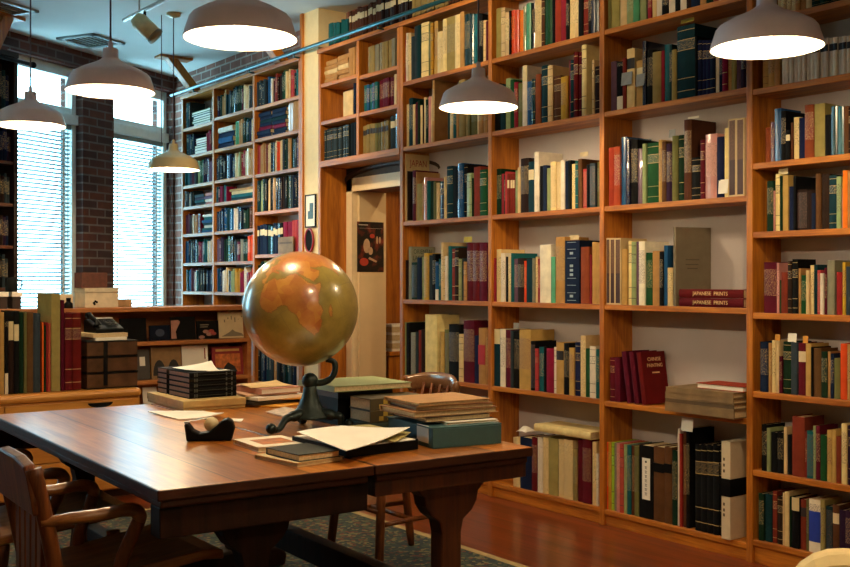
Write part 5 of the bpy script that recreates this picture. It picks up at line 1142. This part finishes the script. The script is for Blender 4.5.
# teal archival box with label
tb0, tb1 = on_z(433, 449.3, TZ), on_z(501.5, 443.5, TZ)
tl = (tb1 - tb0).length; ta = math.atan2(tb1.y - tb0.y, tb1.x - tb0.x)
tb = thing('archive_box', 'flat dark-teal archive box with white end label, on the right table', 'box', (tb0.x, tb0.y, T0), ta)
TEALB = plain('teal_box_cloth', '2c4e52', .6, var=.1, scale=40); bh = .062; bd = .33
mb = MB(); mb.box((0, 0, 0), (tl, bd, .004), TEALB).box((0, 0, .0041), (tl, .004, bh), TEALB).box((0, bd - .004, .0041), (tl, bd, bh), TEALB).box((0, .0041, .0041), (.004, bd - .0041, bh), TEALB).box((tl - .004, .0041, .0041), (tl, bd - .0041, bh), TEALB)
mb.build('tray', parent=tb, bevel=.0015)
MB().box((-.004, .002, bh + .0005), (tl + .003, bd + .003, bh + .005), TEALB).build('lid', parent=tb, bevel=.0015)
MB().box((-.001, .03, .014), (.0, .11, .07), PAPER).build('label', parent=tb, label='white end label')
zt = T0 + bh + .0058
dirx, diry = Vector((math.cos(ta), math.sin(ta), 0)), Vector((-math.sin(ta), math.cos(ta), 0)); bc = Vector((tb0.x, tb0.y, 0))
def ontop(fx, fy): p = bc + dirx * fx + diry * fy; return p
for nm, lab, cat, fx, fy, w_, l_, h_, rz, mt in (('loose_paper', 'white papers lying directly on the teal box', 'papers', .17, .17, .2, .27, .008, .0, PAPER), ('folder', 'dark folder on the white papers, above the teal box', 'folder', .13, .18, .26, .24, .016, .02, plain('dark_folder', '2a2018', .6)),
        ('folder', 'lowest brown cardboard folder above the dark folder', 'folder', .125, .19, .33, .24, .018, .03, plain('brown_folder', '8a6236', .65, var=.12)), ('folder', 'middle brown cardboard folder in the pile above the teal box', 'folder', .14, .2, .3, .23, .014, -.06, plain('red_brown_folder', '7a4a2a', .65, var=.12)), ('folder', 'topmost tan folder in the pile above the teal box', 'folder', .125, .2, .29, .23, .012, .05, plain('tan_folder', 'a87a44', .65, var=.1))):
    p = ontop(fx, fy); r = thing(nm, lab, cat, (p.x, p.y, zt), ta + rz, 'folders piled on the teal box')
    mb = MB(); mb.box((-w_ / 2, -l_ / 2, 0), (w_ / 2, l_ / 2, .0015), mt).box((-w_ / 2, -l_ / 2, h_ - .0015), (w_ / 2 - .006, l_ / 2, h_), mt).box((-w_ / 2, l_ / 2 - .002, .0016), (w_ / 2, l_ / 2, h_ - .0016), mt); mb.build('cover', parent=r)
    MB().box((-w_ / 2 + .008, -l_ / 2 + .006, .0017), (w_ / 2 - .01, l_ / 2 - .003, h_ - .0017), PAGES).build('sheets', parent=r); zt += h_ + .0008
# two thick patterned volumes behind
pb_ = on_z(363, 424, TZ + .03) + Vector((-.01, .07, 0))
for k in range(2):
    r = flat('book', ['lower thick book with yellow-chequered edge behind the teal box', 'upper thick book with yellow-chequered edge behind the teal box'][k], 'book', (pb_.x + .17, pb_.y + .0, T0 + .03 + k * .043), .15, .25, .041, math.radians(87), plain('dark_olive_cover', '4a4024', .6), PAGES, 'thick chequered books')
    mb = MB(); yl_ = plain('chequer_yellow', 'b89a38', .6)
    for i in range(10):
        for j in range(2):
            if (i + j) % 2 == 0: mb.box((-.0762, .07 - i * .018, .005 + j * .016), (-.0745, .088 - i * .018, .021 + j * .016), yl_)
    mb.build('chequer_pattern', parent=r)
slab_box('folder', 'dark green folder lying under the chequered books', 'folder', (pb_.x + .165, pb_.y - .01, T0), (.27, .17, .028), plain('green_folder', '26382c', .6), math.radians(-3), None, .003)
# open black case with papers
c_, w_, l_, an = rect((300, 447), (355, 460), (409, 448))
ob = thing('document_case', 'open black document case full of papers near the table\'s front edge', 'document case', (c_.x, c_.y, T0), an)
print('case', w_, l_)
mb = MB(); mb.box((-w_ / 2, -l_ / 2, 0), (w_ / 2, l_ / 2, .004), BLACK).box((-w_ / 2, -l_ / 2, .0041), (w_ / 2, -l_ / 2 + .004, .03), BLACK).box((-w_ / 2, l_ / 2 - .004, .0041), (w_ / 2, l_ / 2, .034), BLACK).box((-w_ / 2, -l_ / 2 + .0041, .0041), (-w_ / 2 + .004, l_ / 2 - .0041, .03), BLACK).box((w_ / 2 - .004, -l_ / 2 + .0041, .0041), (w_ / 2, l_ / 2 - .0041, .03), BLACK); mb.build('tray', parent=ob, bevel=.001)
MB().box((-w_ / 2 + .006, -l_ / 2 + .006, .0045), (w_ / 2 - .006, l_ / 2 - .006, .032), PAPER).build('sheets', parent=ob)
zz = TZ + .036
paper('loose_paper', 'tan printed sheet in the open black document case', px4((335, 428), (395, 443), (411, 434.5), (369, 425.5), z=zz), zz + .001, mat=plain('khaki_sheet', 'b0a060', .7, var=.1), amp=.003)
paper('loose_paper', 'large white curled sheet on the open black document case', px4((297, 434.5), (346, 452), (410, 434), (341, 427), z=zz + .006), zz + .0075, amp=.008, th=.002)

# ------------------------------------------------------------------ credenza with folios
CY0 = 6.17; CZ = .648
cr = thing('credenza', 'low honey-coloured wooden cabinet behind the tables, topped with big books', 'cabinet', (1.6, CY0, 0)); X0, X1 = .2 - 1.6, 2.44 - 1.6
MB().box((X0, .02, .05), (X1 - .01, .5, CZ - .052), W_CRED).build('body', parent=cr, bevel=.003)
MB().box((X0 + .03, .06, 0), (X1 - .04, .48, .049), W_EDGE).build('plinth', parent=cr)
MB().box((X0, 0, CZ - .05), (X1, .5, CZ), W_CRED).build('worktop', parent=cr, bevel=.02)
xs = [X1 - .012, X1 - .012 - .79, X1 - .012 - 1.58, X0 + .004]
for i in range(3):
    for z0, z1 in ((.43, .588), (.25, .424), (.06, .244)):
        dr = MB().box((xs[i + 1] + .004, .004, z0), (xs[i] - .004, .0195, z1), W_CRED).build('drawer', parent=cr, bevel=.002)
        xc = (xs[i] + xs[i + 1]) / 2 + .15 * (i == 0)
        MB().prism([(xc - .075, z1 - .012)] + [(xc - .075 * math.cos(PI * k / 12), z1 - .012 - .03 * math.sin(PI * k / 12)) for k in range(1, 12)] + [(xc + .075, z1 - .012)], 'y', .001, .0045, BLACK).build('finger_pull', parent=dr, label='dark half-moon finger pull')
CB = (0, 285, 4.93)
fol = "0 21 135 tan first;24 42 170 black s;43 68 180 umber w;70 95 130 black l;96 116 135 forest;118 133 135 olive;134 165 135 brown;160 200 140 slate;207 216 185 orange;217 227 200 forest;228 238 185 red;239 250 190 coral;254 298 45 khaki;300 318 75 maroon;322 356 140 maroon b;358 402 140 maroon b"
FLAB = ['tan folio at the far left end of the credenza row', 'black folio second in the credenza row, beside the tan one', 'dark-brown folio with cream top label in the credenza row', 'black folio with pale spine label in the credenza row', 'dark-green folio beside the olive one in the credenza row', 'olive folio between dark-green and brown ones on the credenza', 'brown folio beside the slate one on the credenza', 'slate folio leaning beside orange spines on the credenza', 'slim orange volume in the credenza row', 'slim dark-green volume between orange and red ones on the credenza', 'slim red volume in front of the tall grey board on the credenza', 'slim coral volume against the tall khaki folio on the credenza', 'tallest khaki folio with grey board, in the credenza row', 'slim maroon folio right of the tallest khaki folio', 'dark-red banded folio, left of the matching pair on the credenza', 'dark-red banded folio beside the stacked brown boxes on the credenza']
prev = -9
for k, e in enumerate(fol.split(';')):
    p = e.split(); x0, x1, yt = map(float, p[:3]); a = max(prev, on_y(x0 / 4.93, 300, CY0 + .1).x); b_ = on_y(x1 / 4.93, 300, CY0 + .1).x; prev = b_
    h = on_y((x0 + x1) / 2 / 4.93, 285 + yt / 4.93, CY0 + .1).z - CZ
    st = p[4] if len(p) > 4 and len(p[4]) == 1 else 'n'
    o = make_book(b_ - a - .001, h, .28, p[3], st, False, ((a + b_) / 2, CY0 + .1, CZ + .0008), PI / 2)
    tag(o, FLAB[k], 'book', 'folios standing on the credenza')
o = slab_box('portfolio_board', 'tall grey board standing behind orange and red spines on credenza', 'board', ((on_y(38.5, 300, CY0 + .4).x + on_y(53, 300, CY0 + .4).x) / 2 - .0, CY0 + .395, CZ + .001), (on_y(54, 300, CY0 + .4).x - on_y(38.5, 300, CY0 + .4).x, .012, on_y(45, 293.5, CY0 + .4).z - CZ), plain('grey_board', 'c0baa0', .7, var=.1), 0, None, .001)
# stacked boxes, strap, papers and phone
a, b_ = on_y(87, 300, CY0 + .08).x, on_y(137.5, 300, CY0 + .08).x
BXW = plain('cloth_folio_box_brown', '4a3220', .6, var=.3, scale=18)
zt = CZ + .001; wd = b_ - a
for k in range(3):
    o = thing('folio_box', f"brown flat folio box with dark edges, {['bottom', 'middle', 'top'][k]} of the strapped pile on the credenza", 'box', ((a + b_) / 2, CY0 + .24, zt), 0, 'strapped folio boxes')
    MB().box((-wd / 2, -.16, .006), (wd / 2, .16, .088), BXW).build('body', parent=o, bevel=.003)
    mb = MB()
    for z in (0, .0885): mb.box((-wd / 2 - .003, -.163, z), (wd / 2 + .003, .163, z + .0055), BLACK)
    mb.build('edging', parent=o, label='black edging'); zt += .0955
o = MB().box((-.013, -.167, .02), (.013, -.1645, .287), BLACK).build('strap', loc=((a + b_) / 2 - .045, CY0 + .24, CZ)); tag(o, 'black strap down the front of the brown folio boxes', 'strap')
for nm, lab, w_, l_, h_, mt in (('paper_bundle', 'bundle of cream papers on the strapped folio boxes, under the phone', .2, .26, .018, PAPER), ('paper_bundle', 'tan papers on top of cream bundle, under the phone', .22, .24, .024, PAGES)):
    slab_box(nm, lab, 'papers', ((a + b_) / 2 - .01, CY0 + .23, zt), (w_, l_, h_), mt, .08, None, .001); zt += h_ + .001
ph = thing('telephone', 'black desk telephone on papers over the strapped folio boxes', 'telephone', ((a + b_) / 2 + .0, CY0 + .23, zt), .1)
MB().prism([(-.09, 0), (.09, 0), (.09, .075), (.06, .08), (-.09, .025)], 'x', -.09, .09, BLACK).build('base', parent=ph, bevel=.006)
hs_ = MB(); hs_.tube(curve([(-.07, -.06, .045), (-.072, -.05, .07), (-.07, .0, .085), (-.068, .05, .105), (-.066, .065, .095)]), [.026, .026, .024, .02, .016] + [.014] * 14 + [.02, .024, .026, .026, .026, .024], BLACK, 12); hs_.build('handset', parent=ph)
kp = MB()
for i in range(3):
    for j in range(4): kp.box((.0 + i * .026, -.06 + j * .024, .046 + j * .0082), (.018 + i * .026, -.045 + j * .024, .0505 + j * .0082), plain('phone_key', '3a3c40', .5))
kp.build('keypad', parent=ph)
kp = MB().box((-.02, .045, .082), (.08, .075, .0875), PAPER).build('number_card', parent=ph, label='cream number card')

# ------------------------------------------------------------------ low bookcase behind it, with face-out books
LY = 6.72; LX0, LX1 = .2, on_y(251.5, 330, LY).x
zz = {k: on_y(170, y, LY).z for k, y in (('t', 307), ('m', 341), ('l', 379.5))}
lc = thing('low_bookcase', 'low open wooden bookcase behind the credenza, books facing out', 'bookcase', (LX1 - 1.5, LY, 0)); ox = LX1 - 1.5
MB().box((LX0 - ox, -.01, zz['t'] - .028), (LX1 - ox + .3, .34, zz['t']), W_LOW).build('top_board', parent=lc, bevel=.003)
for z in (zz['m'], zz['l'], .36, .08): MB().box((LX0 - ox + .03, 0, z - .026), (LX1 - ox - .03, .3, z), W_LOW).build('shelf', parent=lc, bevel=.003)
for x in (LX0 - ox, LX1 - ox - .03, .42): MB().box((x, .0, 0), (x + .03, .32, zz['t'] - .0285), W_LOW).build('upright', parent=lc, bevel=.003) if x != .42 else None
MB().box((LX0 - ox, .3005, .02), (LX1 - ox, .312, zz['t'] - .0285), W_LOW).build('back_panel', parent=lc)
def facing(name, px0, px1, py, zs, label, cm, cat='book', deco=None, grp='books facing out on the low bookcase', th=.014):
    a = on_y(px0, 320, LY + .06); b_ = on_y(px1, 320, LY + .06); h = -.004 + min(on_y((px0 + px1) / 2, py, LY + .06).z - zs, (zz['t'] - .028 if zs == zz['m'] else zz['m'] - .026 if zs == zz['l'] else zz['l'] - .026) - zs - .012)
    w = b_.x - a.x; tilt = -.12
    r = thing(name, label, cat, ((a.x + b_.x) / 2, LY + .06, zs + .003), 0, grp, rot=(tilt, 0, 0))
    MB().box((-w / 2, 0, 0), (w / 2, .0015, h), cm).box((-w / 2, th, 0), (w / 2, th + .0015, h), cm).box((-w / 2, .0015, 0), (-w / 2 + .002, th, h), cm).build('cover', parent=r)
    MB().box((-w / 2 + .002, .0017, .002), (w / 2 - .002, th - .0002, h - .002), PAGES).build('pages', parent=r)
    if deco: d = MB(); deco(d, w, h); d.build('cover_picture', parent=r)
    return r
FIG = plain('figure_pink', 'a07060', .5, var=.2, scale=30); FLW = plain('flower_red', '983830', .5, var=.5, scale=60); INKG = plain('grey_ink', '7a6e5a', .7); NAVYC = plain('cloth_navy_cover', '0a1324', .75); KBK = plain('cloth_black_cover', '060607', .75); WARM = plain('sunset_orange', 'c06a30', .5, var=.5, scale=30)
zm, zl = zz['m'], zz['l']
facing('book', 121, 147, 318, zm, 'black book facing out on the upper shelf of the low bookcase, beside the phone', KBK)
facing('book', 150, 170.5, 325, zm, 'low navy book facing out on the low bookcase\'s upper shelf', NAVYC, deco=lambda d, w, h: d.prism([(w * .22 * math.cos(k * PI / 8), h * .5 + h * .25 * math.sin(k * PI / 8)) for k in range(16)], 'y', -.001, 0, plain('navy_print', '1c2c48', .5, var=.3)))
facing('book', 171.5, 196, 316.5, zm, 'black book with pink figure at its edge, facing out on low bookcase', KBK, deco=lambda d, w, h: d.prism([(-w / 2, h * .05), (-w * .28, h * .05), (-w * .32, h * .35), (-w * .2, h * .6), (-w * .12, h * .78), (-w * .2, h * .86), (-w / 2, h * .84)], 'y', -.001, 0, FIG))
facing('book', 197.5, 219, 320.5, zm, 'black book with reddish flowers, facing out on the low bookcase', KBK, deco=lambda d, w, h: [d.prism([(cx_ * w + w * .14 * math.cos(k * PI / 5), cz_ * h + h * .1 * math.sin(k * PI / 5)) for k in range(10)], 'y', -.001 - i * .0002, 0, FLW if i % 2 else FIG) for i, (cx_, cz_) in enumerate(((-.1, .4), (.15, .42), (.05, .25), (.25, .28), (-.3, .1)))] + [d.box((-w * .35, -.001, h * .75), (w * .05, 0, h * .8), INKG), d.box((-w * .35, -.001, h * .64), (w * .0, 0, h * .68), INKG)])
facing('print', 219.5, 246, 309.5, zm, 'large cream print with grey landscape drawing on the low bookcase', plain('print_cream', 'ccb890', .7, var=.06), 'print', deco=lambda d, w, h: [d.prism([(-w * .42, h * .06), (w * .42, h * .06), (w * .35, h * .16), (w * .1, h * .24), (0, h * .32), (-w * .12, h * .22)], 'y', -.001, 0, INKG)] + [d.box((-w * .3 + i * w * .13, -.001, h * (.6 + .12 * (i % 3))), (-w * .26 + i * w * .13, 0, h * (.7 + .08 * (i % 2))), INKG) for i in range(6)])
facing('book', 137, 150.5, 349, zl, 'grey book with white label facing out beside the strapped boxes', plain('grey_cover', '3e3a34', .6), deco=lambda d, w, h: d.box((-w * .25, -.001, h * .45), (w * .15, 0, h * .75), PAPER))
ARCH = plain('arch_dark', '14110e', .6)
facing('print', 152, 182, 347, zl, 'tan print of dark arches on the low bookcase\'s middle shelf', plain('print_tan', '8a6a40', .6, var=.15), 'print', deco=lambda d, w, h: [d.prism([(x_ * w + w * .21 * math.cos(PI * k / 10), h * .1 + h * .5 * math.sin(PI * k / 10)) for k in range(11)], 'y', -.001, 0, ARCH) for x_ in (-.24, .24)])
facing('greeting_card', 183, 209, 344.5, zl, 'white card with small dark bird drawing on the low bookcase', PAPER, 'card', deco=lambda d, w, h: [d.prism([(w * .1 + w * .12 * math.cos(k * PI / 4), h * .25 + h * .1 * math.sin(k * PI / 4)) for k in range(8)], 'y', -.001, 0, INKG), d.prism([(w * .28 + w * .08 * math.cos(k * PI / 4), h * .2 + h * .07 * math.sin(k * PI / 4)) for k in range(8)], 'y', -.001, 0, ARCH), d.box((w * .36, -.001, h * .55), (w * .4, 0, h * .9), FLW)], th=.004)
facing('book', 213, 244, 346.5, zl, 'red book with orange sunset picture facing out on low bookcase', plain('red_cover', '8a1e22', .45), deco=lambda d, w, h: [d.box((-w * .4, -.001, h * .1), (w * .4, 0, h * .75), WARM), d.prism([(-w * .2, h * .1), (w * .3, h * .1), (w * .2, h * .3), (.0, h * .45), (-w * .12, h * .3)], 'y', -.0015, -.0002, ARCH), d.box((-w * .38, -.001, h * .84), (w * .38, 0, h * .92), plain('cover_gold', 'c89a50', .5))])
zb = .36
facing('greeting_card', 144, 158, 387, zb, 'white card with red motif on the shelf below the arches print', PAPER, 'card', deco=lambda d, w, h: d.prism([(w * .1 + w * .25 * math.cos(k * PI / 4), h * .72 + h * .1 * math.sin(k * PI / 4)) for k in range(8)], 'y', -.001, 0, FLW), th=.004)
facing('picture_board', 243.5, 250, 366, zl, 'white-edged picture board right of the red sunset book', plain('board_white', 'c8c0a8', .6), 'picture', deco=lambda d, w, h: d.box((-w * .42, -.001, h * .2), (w * .38, 0, h * .96), plain('board_picture', '8a7a50', .6, var=.5, scale=16)), th=.006)
# on the low bookcase's top
zt = zz['t'] + .001; YB = LY + .12
a, b_ = on_y(84, 300, YB).x, on_y(118, 300, YB).x; hb = on_y(100, 288, YB).z - zt
wb = thing('white_box', 'white box with small dark mark, on the low bookcase before windows', 'box', ((a + b_) / 2, YB + .09, zt), .06)
MB().box((-(b_ - a) / 2, -.09, 0), ((b_ - a) / 2, .09, hb - .03), plain('white_card_box', 'd8ccb0', .6)).build('body', parent=wb, bevel=.002)
MB().box((-(b_ - a) / 2 - .003, -.093, hb - .0295), ((b_ - a) / 2 + .003, .093, hb), plain('white_card_lid', 'd0c4aa', .6)).build('lid', parent=wb, bevel=.002)
mb = MB()
for x_, z_ in ((-.055, .03), (-.045, .04), (-.035, .035), (-.05, .022)): mb.prism([(x_ + .008 * math.cos(k * PI / 4), z_ + .008 * math.sin(k * PI / 4)) for k in range(8)], 'y', -.0908, -.089, KBK)
mb.build('mark', parent=wb, label='small dark printed mark')
slab_box('brown_box', 'reddish-brown box on top of the white box', 'box', ((on_y(82, 280, YB).x + on_y(108, 280, YB).x) / 2, YB + .08, zt + hb + .001), (.17, .14, .1), plain('red_brown_box', '5a3226', .7, var=.25, scale=40), .03)
slab_box('small_box', 'small tan box right of the white box, on low bookcase', 'box', ((on_y(118.5, 300, YB).x + on_y(134.5, 300, YB).x) / 2 + .01, YB + .1, zt), (on_y(134.5, 300, YB).x - on_y(118.5, 300, YB).x - .015, .1, on_y(126, 299.5, YB).z - zt), plain('tan_box', 'b89468', .7))
slab_box('cream_box', 'cream box left of the white box, behind the small black bottle', 'box', ((on_y(63, 300, YB).x + on_y(76.5, 300, YB).x) / 2, YB + .12, zt), (.085, .1, on_y(70, 294.5, YB).z - zt), plain('cream_box', 'd4c4a4', .7))
bo = thing('ink_bottle', 'small black bottle in front of the cream box', 'bottle', (on_y(68.5, 307, LY + .05).x, LY + .05, zt))
MB().lathe([(.0001, 0), (.026, 0), (.027, .005), (.026, .03), (.013, .04), (.013, .048), (.0001, .048)], KBK, 20).build('body', parent=bo); MB().lathe([(.0001, .0482), (.015, .0482), (.015, .066), (.0001, .066)], KBK, 20).build('stopper', parent=bo)
for k, (px0, px1, h_, lab) in enumerate(((-3, 9.5, .03, 'flat pile of pale papers at the far left of low bookcase top'), (13, 23.5, .03, 'flat pale box beside the dark post, low bookcase top'))):
    slab_box('paper_bundle', lab, 'papers', ((on_y(px0, 290, YB).x + on_y(px1, 290, YB).x) / 2, YB + .08, zt + .075), (on_y(px1, 290, YB).x - on_y(px0, 290, YB).x, .12, h_), PAPER, 0, None, .002)
    slab_box('dark_box', ['dark box under the pale papers at far left of low bookcase', 'dark box under the pale flat box by the window'][k], 'box', ((on_y(px0, 290, YB).x + on_y(px1, 290, YB).x) / 2, YB + .08, zt), (on_y(px1, 290, YB).x - on_y(px0, 290, YB).x - .01, .1, .0745), W_BLACK, 0, None, .002)
mg = thing('black_mug', 'black mug with handle standing on the pale flat box by the window', 'mug', (on_y(15, 280, YB).x, YB + .08, zt + .106))
MB().lathe([(.0001, 0), (.034, 0), (.036, .01), (.036, .09), (.033, .09), (.032, .01), (.0001, .006)], KBK, 24).build('body', parent=mg)
MB().tube(curve([(.034, 0, .075), (.06, 0, .072), (.064, 0, .045), (.055, 0, .02), (.034, 0, .016)]), .0055, KBK, 8).build('handle', parent=mg)

# ------------------------------------------------------------------ camera, light, sky
cam = bpy.data.cameras.new('camera'); co_ = bpy.data.objects.new('camera', cam); C.objects.link(co_)
cam.sensor_width = 36; cam.lens = 36 * FL / 850; cam.shift_y = -3.5 / 850; cam.clip_start = .05
co_.location = (0, 0, CAMZ); co_.rotation_euler = (PI / 2, 0, -TH)
bpy.context.scene.camera = co_
wd_ = bpy.data.worlds.new('daylight'); bpy.context.scene.world = wd_; wd_.use_nodes = True
bg = wd_.node_tree.nodes['Background']; bg.inputs['Color'].default_value = SKYC; bg.inputs['Strength'].default_value = SKY
for k, (ul, ur) in enumerate(wins):
    ld = bpy.data.lights.new('window_portal', 'AREA'); ld.shape = 'RECTANGLE'; ld.size = ur - ul - .1; ld.size_y = WZ1 - WZ0 - .1; ld.cycles.is_portal = True
    lo = bpy.data.objects.new('window_portal', ld); C.objects.link(lo)
    p = Q + WD * ((ul + ur) / 2) + WO * .3 + Vector((0, 0, (WZ0 + WZ1) / 2)); lo.location = p
    lo.rotation_euler = (PI / 2, 0, WA + PI); d_ = -WO
    lo.rotation_euler = d_.to_track_quat('-Z', 'Y').to_euler()
sc = bpy.context.scene
sc.view_settings.view_transform = 'Standard'; sc.view_settings.look = 'None'; sc.view_settings.exposure = EXPO; sc.view_settings.gamma = 1.0; sc.view_settings.use_curve_mapping = False
sc.cycles.use_denoising = True
sc.cycles.max_bounces = 8; sc.cycles.diffuse_bounces = 4; sc.cycles.glossy_bounces = 3; sc.cycles.transparent_max_bounces = 8
sc.cycles.sample_clamp_indirect = 6.0; sc.cycles.caustics_reflective = False; sc.cycles.caustics_refractive = False
